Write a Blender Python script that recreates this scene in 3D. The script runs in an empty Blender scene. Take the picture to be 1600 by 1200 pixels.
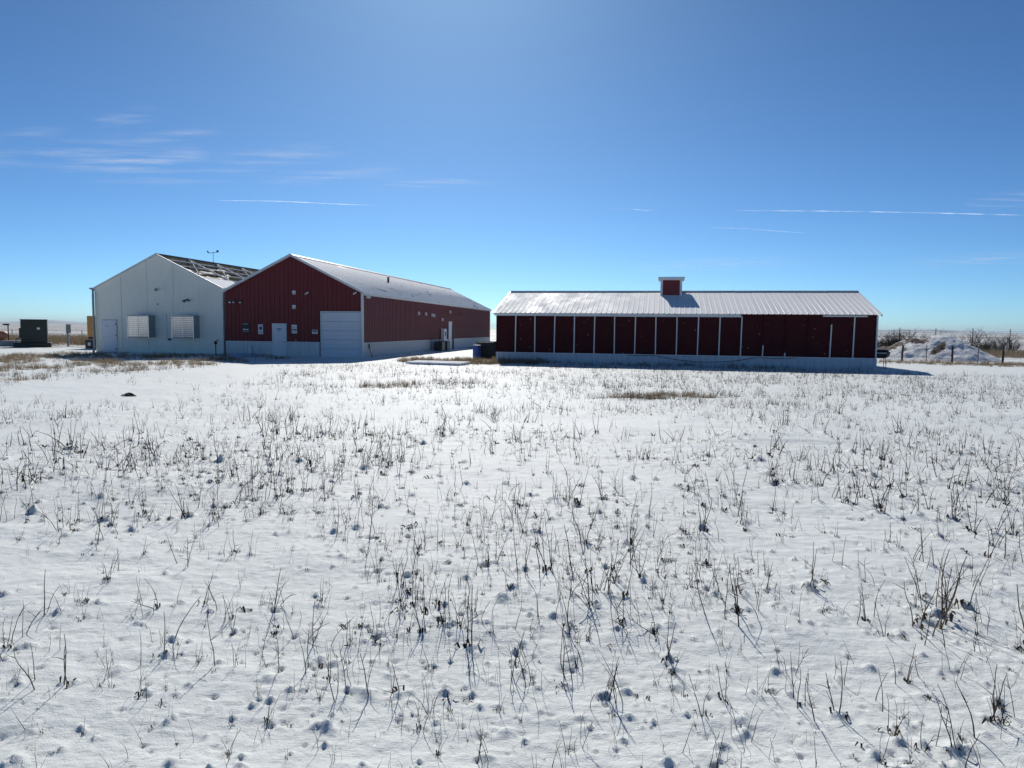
import bpy, math, random
import numpy as np
from mathutils import Matrix, Vector

S = bpy.context.scene
COL = S.collection
R = math.radians
rnd = random.Random(7)
rng = np.random.default_rng(11)

# ------------------------------------------------------------------ camera
cam_d = bpy.data.cameras.new('camera')
cam = bpy.data.objects.new('camera', cam_d)
COL.objects.link(cam)
cam_d.sensor_width = 36.0
cam_d.lens = 1110 / 1600 * 36.0
cam_d.clip_start = 0.1
cam_d.clip_end = 200000
cam.matrix_world = Matrix.Translation((0, 0, 1.75)) @ Matrix.Rotation(R(90 - 4.43), 4, 'X') @ Matrix.Rotation(R(0.6), 4, 'Z')
S.camera = cam

# ------------------------------------------------------------------ sky and sun
SUN_EL, SUN_AZ = 34.8, -5.3          # azimuth measured clockwise from +Y
W = bpy.data.worlds.new('World')
S.world = W
W.use_nodes = True
wn = W.node_tree
wn.nodes.clear()
sky = wn.nodes.new('ShaderNodeTexSky')
sky.sky_type = 'NISHITA'
sky.sun_disc = False
sky.sun_elevation = R(SUN_EL)
sky.sun_rotation = R(SUN_AZ)
sky.altitude = 1600
sky.air_density = 0.7
sky.dust_density = 1.0
sky.ozone_density = 4.0
# one white balance for the whole sky: the photograph is balanced cool
hs = wn.nodes.new('ShaderNodeMix')
hs.data_type = 'RGBA'
hs.blend_type = 'MULTIPLY'
hs.inputs['Factor'].default_value = 1.0
hs.inputs[7].default_value = (0.43 * 0.085, 0.705 * 0.085, 0.085, 1)
gm = wn.nodes.new('ShaderNodeGamma')
gm.inputs['Gamma'].default_value = 1.2
h2 = wn.nodes.new('ShaderNodeMix')
h2.data_type = 'RGBA'
h2.blend_type = 'MULTIPLY'
h2.inputs['Factor'].default_value = 1.0
h2.inputs[7].default_value = (2.05 / 0.085, 1.64 / 0.085, 1.17 / 0.085, 1)
bg = wn.nodes.new('ShaderNodeBackground')
bg.inputs['Strength'].default_value = 0.085
wo = wn.nodes.new('ShaderNodeOutputWorld')
wn.links.new(sky.outputs[0], hs.inputs[6])
wn.links.new(hs.outputs[2], gm.inputs['Color'])
wn.links.new(gm.outputs[0], h2.inputs[6])
wn.links.new(h2.outputs[2], bg.inputs['Color'])
wn.links.new(bg.outputs[0], wo.inputs['Surface'])

sun_d = bpy.data.lights.new('sun', 'SUN')
sun_d.energy = 3.6
sun_d.angle = R(0.53)
sun_d.color = (1.0, 0.95, 0.88)
sun = bpy.data.objects.new('sun', sun_d)
COL.objects.link(sun)
sd = Vector((math.sin(R(SUN_AZ)) * math.cos(R(SUN_EL)), math.cos(R(SUN_AZ)) * math.cos(R(SUN_EL)), math.sin(R(SUN_EL))))
sun.rotation_euler = sd.to_track_quat('Z', 'Y').to_euler()

S.view_settings.view_transform = 'Standard'
S.view_settings.look = 'None'
S.view_settings.exposure = 0.08
S.view_settings.gamma = 1.0
S.view_settings.use_curve_mapping = False
S.cycles.max_bounces = 6
S.cycles.transparent_max_bounces = 12
S.cycles.volume_bounces = 0

# ------------------------------------------------------------------ materials
def mat(name):
    m = bpy.data.materials.new(name)
    m.use_nodes = True
    return m, m.node_tree, m.node_tree.nodes['Principled BSDF']

def nd(t, typ, **kw):
    n = t.nodes.new(typ)
    for k, v in kw.items():
        if k in n.inputs.keys():
            n.inputs[k].default_value = v
        else:
            setattr(n, k, v)
    return n

def coords(t, scale=(1, 1, 1), kind='Object'):
    tc = nd(t, 'ShaderNodeTexCoord')
    mp = nd(t, 'ShaderNodeMapping')
    mp.inputs['Scale'].default_value = scale
    t.links.new(tc.outputs[kind], mp.inputs['Vector'])
    return mp.outputs['Vector']

def noise(t, vec, scale, detail=4, rough=0.55):
    n = nd(t, 'ShaderNodeTexNoise')
    n.inputs['Scale'].default_value = scale
    n.inputs['Detail'].default_value = detail
    n.inputs['Roughness'].default_value = rough
    t.links.new(vec, n.inputs['Vector'])
    return n.outputs['Fac']

def ramp(t, fac, stops):
    r = nd(t, 'ShaderNodeValToRGB')
    e = r.color_ramp.elements
    while len(e) < len(stops):
        e.new(0.5)
    for k, (p, c) in enumerate(stops):
        e[k].position = p
        e[k].color = (c, c, c, 1) if not isinstance(c, tuple) else (*c, 1)
    t.links.new(fac, r.inputs['Fac'])
    return r.outputs['Color']

def mixc(t, fac, a, b):
    m = nd(t, 'ShaderNodeMix', data_type='RGBA')
    for sock, v in ((m.inputs['Factor'], fac), (m.inputs[6], a), (m.inputs[7], b)):
        if isinstance(v, bpy.types.NodeSocket):
            t.links.new(v, sock)
        elif isinstance(v, tuple):
            sock.default_value = (*v, 1)
        else:
            sock.default_value = v
    return m.outputs[2]

def bump(t, p, height, dist, strength=1.0):
    b = nd(t, 'ShaderNodeBump')
    b.inputs['Distance'].default_value = dist
    b.inputs['Strength'].default_value = strength
    t.links.new(height, b.inputs['Height'])
    t.links.new(b.outputs['Normal'], p.inputs['Normal'])

def plain(name, col, rough=0.6, metal=0.0, var=0.25, scale=3.0, spec=0.5):
    m, t, p = mat(name)
    v = coords(t)
    n1 = noise(t, v, scale, 5)
    n2 = noise(t, v, scale * 9, 3)
    f = ramp(t, n1, [(0.3, 0.0), (0.7, 1.0)])
    dark = tuple(c * (1 - var) for c in col)
    lite = tuple(min(1, c * (1 + var * 0.6)) for c in col)
    t.links.new(mixc(t, f, dark, lite), p.inputs['Base Color'])
    rr = ramp(t, n2, [(0.3, max(0, rough - 0.12)), (0.7, min(1, rough + 0.12))])
    t.links.new(rr, p.inputs['Roughness'])
    p.inputs['Metallic'].default_value = metal
    p.inputs['Specular IOR Level'].default_value = spec
    return m

def painted(name, col, rough=0.45, streak=0.25, dirt=(0.16, 0.12, 0.09), dirt_amt=0.3, specks=None, spec=0.4):
    """painted metal or board: vertical run-off streaks, dust, optional pale specks"""
    m, t, p = mat(name)
    v = coords(t)
    vs = coords(t, (6, 6, 0.35))
    st = noise(t, vs, 2.2, 5, 0.6)
    big = noise(t, v, 0.5, 4)
    c1 = mixc(t, ramp(t, st, [(0.35, 0.0), (0.7, 1.0)]), tuple(c * (1 - streak) for c in col), col)
    d = nd(t, 'ShaderNodeMath', operation='MULTIPLY')
    t.links.new(ramp(t, big, [(0.45, 0.0), (0.75, 1.0)]), d.inputs[0])
    d.inputs[1].default_value = dirt_amt
    c2 = mixc(t, d.outputs[0], c1, dirt)
    if specks:
        vo = nd(t, 'ShaderNodeTexVoronoi')
        vo.inputs['Scale'].default_value = 3.4
        t.links.new(v, vo.inputs['Vector'])
        near = ramp(t, vo.outputs['Distance'], [(0.085, 1.0), (0.125, 0.0)])
        sep = nd(t, 'ShaderNodeSeparateColor')
        t.links.new(vo.outputs['Color'], sep.inputs[0])
        sel = ramp(t, sep.outputs[0], [(0.4, 0.0), (0.9, 1.0)])
        mm = nd(t, 'ShaderNodeMath', operation='MULTIPLY')
        t.links.new(near, mm.inputs[0])
        t.links.new(sel, mm.inputs[1])
        c2 = mixc(t, mm.outputs[0], c2, specks)
    p.inputs['Specular IOR Level'].default_value = spec
    t.links.new(c2, p.inputs['Base Color'])
    t.links.new(ramp(t, st, [(0.3, rough - 0.1), (0.7, rough + 0.15)]), p.inputs['Roughness'])
    return m

def snowy(name, metal_col, lo, hi, streaks=(1, 1, 1), scale=1.0, snow=(0.80, 0.82, 0.85)):
    """metal sheet under thin patchy snow"""
    m, t, p = mat(name)
    tc = nd(t, 'ShaderNodeNewGeometry')
    mp = nd(t, 'ShaderNodeMapping')
    mp.inputs['Rotation'].default_value = (0, 0, R(10.3))
    t.links.new(tc.outputs['Position'], mp.inputs['Vector'])
    mp2 = nd(t, 'ShaderNodeMapping')
    mp2.inputs['Scale'].default_value = streaks
    t.links.new(mp.outputs['Vector'], mp2.inputs['Vector'])
    n = noise(t, mp2.outputs['Vector'], scale, 7, 0.68)
    f = ramp(t, n, [(lo, 0.0), (hi, 1.0)])
    t.links.new(mixc(t, f, metal_col, snow), p.inputs['Base Color'])
    t.links.new(ramp(t, f, [(0.0, 0.5), (1.0, 0.85)]), p.inputs['Roughness'])
    p.inputs['Specular IOR Level'].default_value = 0.2
    n2 = noise(t, mp.outputs['Vector'], 14, 4)
    bump(t, p, n2, 0.006)
    return m

def stem_mat(name, cols, trans=0.0):
    m, t, p = mat(name)
    at = nd(t, 'ShaderNodeObjectInfo')
    g = nd(t, 'ShaderNodeNewGeometry')
    n = noise(t, g.outputs['Position'], 2.3, 3)
    n2 = noise(t, g.outputs['Position'], 60, 2)
    c = mixc(t, ramp(t, n, [(0.35, 0.0), (0.68, 1.0)]), cols[0], cols[1])
    c = mixc(t, ramp(t, n2, [(0.45, 0.0), (0.8, 0.5)]), c, cols[2])
    t.links.new(c, p.inputs['Base Color'])
    p.inputs['Roughness'].default_value = 0.8
    p.inputs['Specular IOR Level'].default_value = 0.2
    if trans:
        tr = nd(t, 'ShaderNodeBsdfTranslucent')
        t.links.new(c, tr.inputs['Color'])
        mx = nd(t, 'ShaderNodeMixShader')
        mx.inputs[0].default_value = trans
        t.links.new(p.outputs[0], mx.inputs[1])
        t.links.new(tr.outputs[0], mx.inputs[2])
        t.links.new(mx.outputs[0], t.nodes['Material Output'].inputs['Surface'])
    return m

M = {}
M['red_front'] = painted('red_metal', (0.165, 0.010, 0.014), 0.42, 0.18, dirt=(0.12, 0.022, 0.022), dirt_amt=0.35, spec=0.33)
M['red_curtain'] = painted('red_shed_metal', (0.060, 0.004, 0.008), 0.55, 0.35, dirt=(0.025, 0.004, 0.006), dirt_amt=0.5, specks=(0.42, 0.25, 0.2), spec=0.12)
M['white_trim'] = painted('white_trim', (0.74, 0.75, 0.76), 0.5, 0.12, dirt_amt=0.12)
M['white_metal'] = painted('white_wainscot', (0.68, 0.69, 0.69), 0.45, 0.15, dirt_amt=0.16)
M['skirt'] = painted('skirt_metal', (0.60, 0.64, 0.70), 0.45, 0.22, dirt_amt=0.22)
M['grey_wall'] = painted('pale_grey_wall', (0.85, 0.85, 0.75), 0.6, 0.10, dirt=(0.5, 0.5, 0.45), dirt_amt=0.25)
M['door_white'] = painted('white_door', (0.70, 0.72, 0.76), 0.4, 0.06, dirt_amt=0.08)
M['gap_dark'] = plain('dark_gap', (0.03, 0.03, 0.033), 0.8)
M['galv'] = plain('galvanised', (0.42, 0.44, 0.46), 0.4, 0.7, 0.2, 4)
M['fan_grey'] = plain('fan_housing_grey', (0.30, 0.32, 0.34), 0.5, 0.3, 0.2)
M['louvre'] = plain('louvre_slat', (0.88, 0.86, 0.84), 0.32, 0.75, 0.06)
M['dark_metal'] = plain('dark_metal', (0.045, 0.047, 0.05), 0.5, 0.3, 0.3)
M['black'] = plain('black_paint', (0.012, 0.012, 0.013), 0.45, 0.0, 0.3)
M['rubber'] = plain('black_rubber', (0.015, 0.015, 0.016), 0.7, 0.0, 0.3)
M['green'] = plain('dark_green_paint', (0.009, 0.016, 0.012), 0.5, 0.0, 0.25)
M['yellow'] = plain('yellow_paint', (0.50, 0.24, 0.045), 0.5, 0.0, 0.25)
M['blue'] = plain('blue_plastic', (0.03, 0.09, 0.33), 0.4, 0.0, 0.2)
M['blue_ink'] = plain('dark_blue_ink', (0.03, 0.04, 0.10), 0.6)
M['ink'] = plain('sign_ink', (0.10, 0.10, 0.12), 0.6)
M['paper'] = plain('sign_white', (0.72, 0.72, 0.72), 0.5, 0, 0.06)
M['orange'] = plain('orange_plastic', (0.55, 0.22, 0.12), 0.5)
M['wood'] = plain('weathered_wood', (0.085, 0.07, 0.058), 0.85, 0, 0.4, 6)
M['post_wood'] = plain('fence_post_wood', (0.05, 0.04, 0.034), 0.85, 0, 0.4, 6)
M['concrete'] = plain('concrete', (0.38, 0.37, 0.35), 0.85, 0, 0.2, 2)
M['tpost'] = plain('steel_post', (0.07, 0.055, 0.05), 0.7, 0.2)
M['wire'] = plain('wire', (0.12, 0.12, 0.12), 0.5, 0.6)
M['roof_red'] = snowy('snow_on_long_roof', (0.17, 0.175, 0.18), 0.365, 0.42, (0.9, 0.42, 1), 1.3, (0.94, 0.94, 0.92))
M['roof_shed'] = snowy('snow_on_shed_roof', (0.88, 0.88, 0.86), 0.34, 0.66, (1.2, 0.5, 1), 0.8, (0.95, 0.95, 0.92))
M['roof_snow'] = snowy('snow_on_greenhouse_eave', (0.5, 0.5, 0.5), 0.28, 0.40, (1, 1, 1), 0.9)
M['frame_snow'] = snowy('snow_dusted_frame', (0.34, 0.35, 0.36), 0.36, 0.46, (1, 1, 1), 1.7, (0.82, 0.83, 0.85))
M['stem'] = stem_mat('dead_stem', ((0.028, 0.019, 0.014), (0.058, 0.039, 0.027), (0.015, 0.011, 0.009)))
M['tan_stem'] = stem_mat('tan_stem', ((0.09, 0.06, 0.036), (0.16, 0.11, 0.065), (0.03, 0.022, 0.017)))
M['grass'] = stem_mat('dry_grass', ((0.25, 0.185, 0.11), (0.36, 0.28, 0.18), (0.10, 0.075, 0.05)), 0.35)
M['twig'] = stem_mat('shrub_twig', ((0.045, 0.034, 0.028), (0.075, 0.058, 0.046), (0.03, 0.024, 0.02)))

# greenhouse covering: dull translucent sheet
m, t, p = mat('old_greenhouse_sheet')
v = coords(t)
c = mixc(t, ramp(t, noise(t, v, 1.6, 6, 0.65), [(0.35, 0.0), (0.7, 1.0)]), (0.26, 0.245, 0.21), (0.46, 0.44, 0.39))
t.links.new(c, p.inputs['Base Color'])
p.inputs['Roughness'].default_value = 0.6
tr = nd(t, 'ShaderNodeBsdfTranslucent')
t.links.new(c, tr.inputs['Color'])
mx = nd(t, 'ShaderNodeMixShader')
mx.inputs[0].default_value = 0.45
t.links.new(p.outputs[0], mx.inputs[1]); t.links.new(tr.outputs[0], mx.inputs[2])
t.links.new(mx.outputs[0], t.nodes['Material Output'].inputs['Surface'])
M['sheet'] = m

# snow field: snow, with soil and flattened dry grass where the 'veg' attribute says so
m, t, p = mat('snow_field')
g = nd(t, 'ShaderNodeNewGeometry')
pos = g.outputs['Position']
veg = nd(t, 'ShaderNodeAttribute', attribute_name='veg')
mpn = nd(t, 'ShaderNodeMapping')
mpn.inputs['Scale'].default_value = (0.55, 1.0, 1.0)
t.links.new(pos, mpn.inputs['Vector'])
nA = noise(t, mpn.outputs['Vector'], 1.7, 8, 0.72)
nB = noise(t, pos, 0.11, 5, 0.6)
th = nd(t, 'ShaderNodeMath', operation='ADD')
t.links.new(nA, th.inputs[0])
vm = nd(t, 'ShaderNodeMath', operation='MULTIPLY_ADD')
t.links.new(veg.outputs['Fac'], vm.inputs[0])
vm.inputs[1].default_value = 0.36
vm.inputs[2].default_value = -0.28
t.links.new(vm.outputs[0], th.inputs[1])
soil_f = ramp(t, th.outputs[0], [(0.52, 0.0), (0.60, 1.0)])
soil = mixc(t, ramp(t, noise(t, pos, 5, 5, 0.7), [(0.35, 0.0), (0.65, 1.0)]), (0.12, 0.095, 0.07), (0.27, 0.215, 0.155))
snowc = mixc(t, ramp(t, nB, [(0.3, 0.0), (0.7, 1.0)]), (0.81, 0.845, 0.81), (0.85, 0.88, 0.85))
t.links.new(mixc(t, soil_f, snowc, soil), p.inputs['Base Color'])
p.inputs['Roughness'].default_value = 0.62
p.inputs['Specular IOR Level'].default_value = 0.16
mp3 = nd(t, 'ShaderNodeMapping')
mp3.inputs['Scale'].default_value = (0.6, 1.3, 1.0)
t.links.new(pos, mp3.inputs['Vector'])
n1 = noise(t, mp3.outputs['Vector'], 9, 6, 0.62)
n2 = noise(t, pos, 85, 4, 0.75)
b1 = nd(t, 'ShaderNodeBump'); b1.inputs['Distance'].default_value = 0.016; b1.inputs['Strength'].default_value = 0.8
t.links.new(n1, b1.inputs['Height'])
b2 = nd(t, 'ShaderNodeBump'); b2.inputs['Distance'].default_value = 0.007; b2.inputs['Strength'].default_value = 0.8
t.links.new(n2, b2.inputs['Height']); t.links.new(b1.outputs[0], b2.inputs['Normal'])
t.links.new(b2.outputs[0], p.inputs['Normal'])
vo = nd(t, 'ShaderNodeTexVoronoi')
vo.inputs['Scale'].default_value = 170
t.links.new(pos, vo.inputs['Vector'])
vs_ = nd(t, 'ShaderNodeVectorMath', operation='MULTIPLY_ADD')
t.links.new(vo.outputs['Color'], vs_.inputs[0])
vs_.inputs[1].default_value = (2, 2, 1.2)
vs_.inputs[2].default_value = (-1, -1, 0.1)
vn = nd(t, 'ShaderNodeVectorMath', operation='NORMALIZE')
t.links.new(vs_.outputs[0], vn.inputs[0])
gl = nd(t, 'ShaderNodeBsdfGlossy')
gl.inputs['Roughness'].default_value = 0.28
t.links.new(vn.outputs[0], gl.inputs['Normal'])
mxs = nd(t, 'ShaderNodeMixShader')
mxs.inputs[0].default_value = 0.007
t.links.new(p.outputs[0], mxs.inputs[1]); t.links.new(gl.outputs[0], mxs.inputs[2])
t.links.new(mxs.outputs[0], t.nodes['Material Output'].inputs['Surface'])
M['snow'] = m

# dirt heap under snow
m, t, p = mat('snow_covered_dirt')
g = nd(t, 'ShaderNodeNewGeometry')
at = nd(t, 'ShaderNodeAttribute', attribute_name='dirt')
nn = noise(t, g.outputs['Position'], 2.6, 8, 0.8)
ad = nd(t, 'ShaderNodeMath', operation='ADD')
t.links.new(nn, ad.inputs[0]); t.links.new(at.outputs['Fac'], ad.inputs[1])
f = ramp(t, ad.outputs[0], [(0.70, 0.0), (0.76, 1.0)])
t.links.new(mixc(t, f, (0.87, 0.87, 0.85), (0.065, 0.036, 0.022)), p.inputs['Base Color'])
p.inputs['Roughness'].default_value = 0.8
bump(t, p, noise(t, g.outputs['Position'], 5, 6, 0.7), 0.12)
M['heap'] = m

m, t, p = mat('distant_hill')
v = coords(t)
c = mixc(t, ramp(t, noise(t, v, 0.004, 6, 0.6), [(0.4, 0.0), (0.6, 1.0)]), (0.16, 0.13, 0.10), (0.62, 0.64, 0.67))
t.links.new(c, p.inputs['Base Color'])
p.inputs['Roughness'].default_value = 0.9
M['hill'] = m

def vapour(name, alpha, stretch, scale, lo, hi):
    m = bpy.data.materials.new(name); m.use_nodes = True
    t = m.node_tree; t.nodes.clear()
    out = nd(t, 'ShaderNodeOutputMaterial')
    uv = nd(t, 'ShaderNodeUVMap')
    sx = nd(t, 'ShaderNodeSeparateXYZ')
    t.links.new(uv.outputs[0], sx.inputs[0])
    def hump(sock, k):
        a = nd(t, 'ShaderNodeMath', operation='SUBTRACT'); t.links.new(sock, a.inputs[0]); a.inputs[1].default_value = 0.5
        b = nd(t, 'ShaderNodeMath', operation='ABSOLUTE'); t.links.new(a.outputs[0], b.inputs[0])
        return ramp(t, b.outputs[0], [(0.0, 1.0), (k, 0.55), (0.5, 0.0)])
    h = nd(t, 'ShaderNodeMath', operation='MULTIPLY')
    t.links.new(hump(sx.outputs[0], 0.3), h.inputs[0]); t.links.new(hump(sx.outputs[1], 0.22), h.inputs[1])
    g = nd(t, 'ShaderNodeNewGeometry')
    mp = nd(t, 'ShaderNodeMapping'); mp.inputs['Scale'].default_value = stretch
    t.links.new(g.outputs['Position'], mp.inputs['Vector'])
    n = noise(t, mp.outputs['Vector'], scale, 6, 0.62)
    f = ramp(t, n, [(lo, 0.0), (hi, 1.0)])
    h2 = nd(t, 'ShaderNodeMath', operation='MULTIPLY'); t.links.new(h.outputs[0], h2.inputs[0]); t.links.new(f, h2.inputs[1])
    h3 = nd(t, 'ShaderNodeMath', operation='MULTIPLY'); t.links.new(h2.outputs[0], h3.inputs[0]); h3.inputs[1].default_value = alpha
    tp = nd(t, 'ShaderNodeBsdfTransparent')
    tl = nd(t, 'ShaderNodeBsdfTranslucent'); tl.inputs['Color'].default_value = (1, 1, 1, 1)
    df = nd(t, 'ShaderNodeBsdfDiffuse'); df.inputs['Color'].default_value = (1, 1, 1, 1)
    ad = nd(t, 'ShaderNodeAddShader')
    t.links.new(tl.outputs[0], ad.inputs[0]); t.links.new(df.outputs[0], ad.inputs[1])
    mx = nd(t, 'ShaderNodeMixShader')
    t.links.new(h3.outputs[0], mx.inputs[0]); t.links.new(tp.outputs[0], mx.inputs[1]); t.links.new(ad.outputs[0], mx.inputs[2])
    t.links.new(mx.outputs[0], out.inputs['Surface'])
    return m
M['cirrus'] = vapour('cirrus_vapour', 0.28, (0.35, 1.3, 1), 0.0006, 0.42, 0.64)
M['contrail'] = vapour('contrail_vapour', 0.34, (1, 1, 1), 0.0007, 0.33, 0.66)

# ------------------------------------------------------------------ mesh helpers
class MB:
    def __init__(s):
        s.v = []; s.f = []
    def add(s, vs, fs):
        k = len(s.v)
        s.v += [tuple(map(float, q)) for q in vs]
        s.f += [tuple(i + k for i in q) for q in fs]
        return s
    def box(s, x0, x1, y0, y1, z0, z1):
        return s.add([(x0, y0, z0), (x1, y0, z0), (x1, y1, z0), (x0, y1, z0), (x0, y0, z1), (x1, y0, z1), (x1, y1, z1), (x0, y1, z1)],
                     [(0, 3, 2, 1), (4, 5, 6, 7), (0, 1, 5, 4), (1, 2, 6, 5), (2, 3, 7, 6), (3, 0, 4, 7)])
    def bar(s, a, b, w, h=None, up=(0, 0, 1)):
        """rectangular bar from a to b"""
        h = h or w
        a = Vector(a); b = Vector(b); d = (b - a).normalized()
        up = Vector(up)
        if abs(d.dot(up)) > 0.97: up = Vector((1, 0, 0))
        x = d.cross(up).normalized() * (w / 2); y = x.cross(d).normalized() * (h / 2)
        q = [a - x - y, a + x - y, a + x + y, a - x + y, b - x - y, b + x - y, b + x + y, b - x + y]
        return s.add(q, [(0, 3, 2, 1), (4, 5, 6, 7), (0, 1, 5, 4), (1, 2, 6, 5), (2, 3, 7, 6), (3, 0, 4, 7)])
    def tube(s, pts, rad, n=8, cap=True):
        pts = [Vector(q) for q in pts]
        rs = rad if isinstance(rad, (list, tuple)) else [rad] * len(pts)
        k = len(s.v)
        for i, q in enumerate(pts):
            d = (pts[min(i + 1, len(pts) - 1)] - pts[max(i - 1, 0)]).normalized()
            up = Vector((0, 0, 1)) if abs(d.z) < 0.95 else Vector((1, 0, 0))
            x = d.cross(up).normalized(); y = x.cross(d).normalized()
            for j in range(n):
                a = 2 * math.pi * j / n
                s.v.append(tuple(q + x * (rs[i] * math.cos(a)) + y * (rs[i] * math.sin(a))))
        for i in range(len(pts) - 1):
            for j in range(n):
                s.f.append((k + i * n + j, k + i * n + (j + 1) % n, k + (i + 1) * n + (j + 1) % n, k + (i + 1) * n + j))
        if cap:
            s.f.append(tuple(k + j for j in range(n))[::-1])
            s.f.append(tuple(k + (len(pts) - 1) * n + j for j in range(n)))
        return s
    def prism(s, poly, y0, y1):
        """polygon in x,z extruded along y"""
        n = len(poly)
        vs = [(x, y0, z) for x, z in poly] + [(x, y1, z) for x, z in poly]
        fs = [tuple(range(n)), tuple(range(n, 2 * n))[::-1]] + [(i, i + n, (i + 1) % n + n, (i + 1) % n) for i in range(n)]
        return s.add(vs, fs)
    def mesh(s, name, material):
        me = bpy.data.meshes.new(name)
        me.from_pydata(s.v, [], s.f)
        me.update()
        if material: me.materials.append(M[material] if isinstance(material, str) else material)
        return me
    def build(s, name, material, parent=None, bevel=0, smooth=False):
        o = bpy.data.objects.new(name, s.mesh(name, material))
        COL.objects.link(o)
        if parent: o.parent = parent
        if bevel:
            b = o.modifiers.new('bevel', 'BEVEL'); b.width = bevel; b.segments = 2; b.limit_method = 'ANGLE'
        if smooth:
            for q in o.data.polygons: q.use_smooth = True
        return o

def inst(name, mesh, parent=None, loc=(0, 0, 0), rz=0, sc=None):
    o = bpy.data.objects.new(name, mesh)
    COL.objects.link(o)
    if parent: o.parent = parent
    o.location = loc; o.rotation_euler = (0, 0, rz)
    if sc: o.scale = sc if isinstance(sc, tuple) else (sc,) * 3
    return o

def tag(o, label=None, cat=None, group=None, kind=None):
    if label: o['label'] = label
    if cat: o['category'] = cat
    if group: o['group'] = group
    if kind: o['kind'] = kind
    return o

def empty(name, loc, rz=0):
    o = bpy.data.objects.new(name, None)
    o.empty_display_size = 0.3
    COL.objects.link(o)
    o.location = loc; o.rotation_euler = (0, 0, rz)
    return o

# ------------------------------------------------------------------ noise and terrain height
def vnoise(x, y, seed=0):
    xi = np.floor(x).astype(np.int64); yi = np.floor(y).astype(np.int64)
    fx = x - xi; fy = y - yi
    u = fx * fx * fx * (fx * (fx * 6 - 15) + 10); w = fy * fy * fy * (fy * (fy * 6 - 15) + 10)
    def h(a, b):
        n = (a * 374761393 + b * 668265263 + seed * 144665) & 0xffffffff
        n = ((n ^ (n >> 13)) * 1274126177) & 0xffffffff
        n = n ^ (n >> 16)
        return (n & 0xffff) / 32767.5 - 1.0
    a = h(xi, yi); b = h(xi + 1, yi); c = h(xi, yi + 1); d = h(xi + 1, yi + 1)
    return (a + (b - a) * u) * (1 - w) + (c + (d - c) * u) * w

def sstep(a, b, x):
    q = np.clip((x - a) / (b - a), 0, 1)
    return q * q * (3 - 2 * q)

YAW = R(10.3)
ca, sa = math.cos(YAW), math.sin(YAW)
O_RED = (-9.94, 47.3)
YAW_S = R(11.6)
O_SHED = (20.11, 39.28)
def red_xy(u, v): return (O_RED[0] + ca * u + sa * v, O_RED[1] - sa * u + ca * v)
def shed_xy(u, v):
    c, s = math.cos(YAW_S), math.sin(YAW_S)
    return (O_SHED[0] + c * u + s * v, O_SHED[1] - s * u + c * v)

def base_height(x, y):
    r = np.sqrt(x * x + y * y)
    z = -0.3 * sstep(6, 32, r)
    z = z + 0.05 * vnoise(x * 0.22, y * 0.22, 1) * sstep(60, 25, r) * sstep(1.0, 5.0, r)
    z = z + 0.028 * vnoise(x * 0.7, y * 0.9, 2) * sstep(45, 12, r)
    z = z + 0.5 * vnoise(x * 0.012, y * 0.012, 9) * sstep(75, 260, r)
    z = z + 6.0 * vnoise(x * 0.0012, y * 0.0012, 8) * sstep(900, 4000, r) - 4.0 * sstep(900, 4000, r)
    us = math.cos(YAW_S) * (x - O_SHED[0]) - math.sin(YAW_S) * (y - O_SHED[1])
    vs = math.sin(YAW_S) * (x - O_SHED[0]) + math.cos(YAW_S) * (y - O_SHED[1])
    dr = sstep(-22.5, -21, us) * sstep(0.6, -0.3, us) * np.exp(-np.clip(-vs, 0, 9) / 0.7) * (vs < 1)
    u = ca * (x - O_RED[0]) - sa * (y - O_RED[1]); v = sa * (x - O_RED[0]) + ca * (y - O_RED[1])
    dr = np.maximum(dr, sstep(-20.8, -20, u) * sstep(0.3, -0.2, u) * np.exp(-np.clip(-v, 0, 9) / 0.7) * (v < 1))
    dr = np.maximum(dr, sstep(-0.5, 0.5, v) * sstep(41, 40, v) * np.exp(-np.clip(u, 0, 9) / 0.5) * (u > -1))
    z = z + dr * (0.05 + 0.10 * vnoise(x * 0.9, y * 0.9, 77) + 0.05 * vnoise(x * 2.7, y * 2.7, 78))
    return z

def fine_height(x, y, veg):
    r = np.sqrt(x * x + y * y)
    z = 0.010 * vnoise(x * 2.2 + 0.6 * y, y * 3.5, 3)
    z = z + 0.0045 * vnoise(x * 6.0, y * 10.0, 4)
    z = z + 0.0045 * np.maximum(0, vnoise(x * 15, y * 20, 5))
    z = z + 0.0022 * vnoise(x * 34, y * 38, 6)
    z = z * sstep(80, 30, r)
    z = z + veg * (0.05 * vnoise(x * 1.6, y * 1.6, 12) + 0.05 * vnoise(x * 3.6, y * 4.2, 13)) * sstep(90, 50, r)
    return z

def blob(x, y, cx, cy, rx, ry, ang=0.0, soft=0.35):
    c, s = math.cos(ang), math.sin(ang)
    dx = x - cx; dy = y - cy
    q = np.sqrt(((dx * c + dy * s) / rx) ** 2 + ((-dx * s + dy * c) / ry) ** 2)
    return 1 - sstep(1 - soft, 1 + soft, q)

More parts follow.
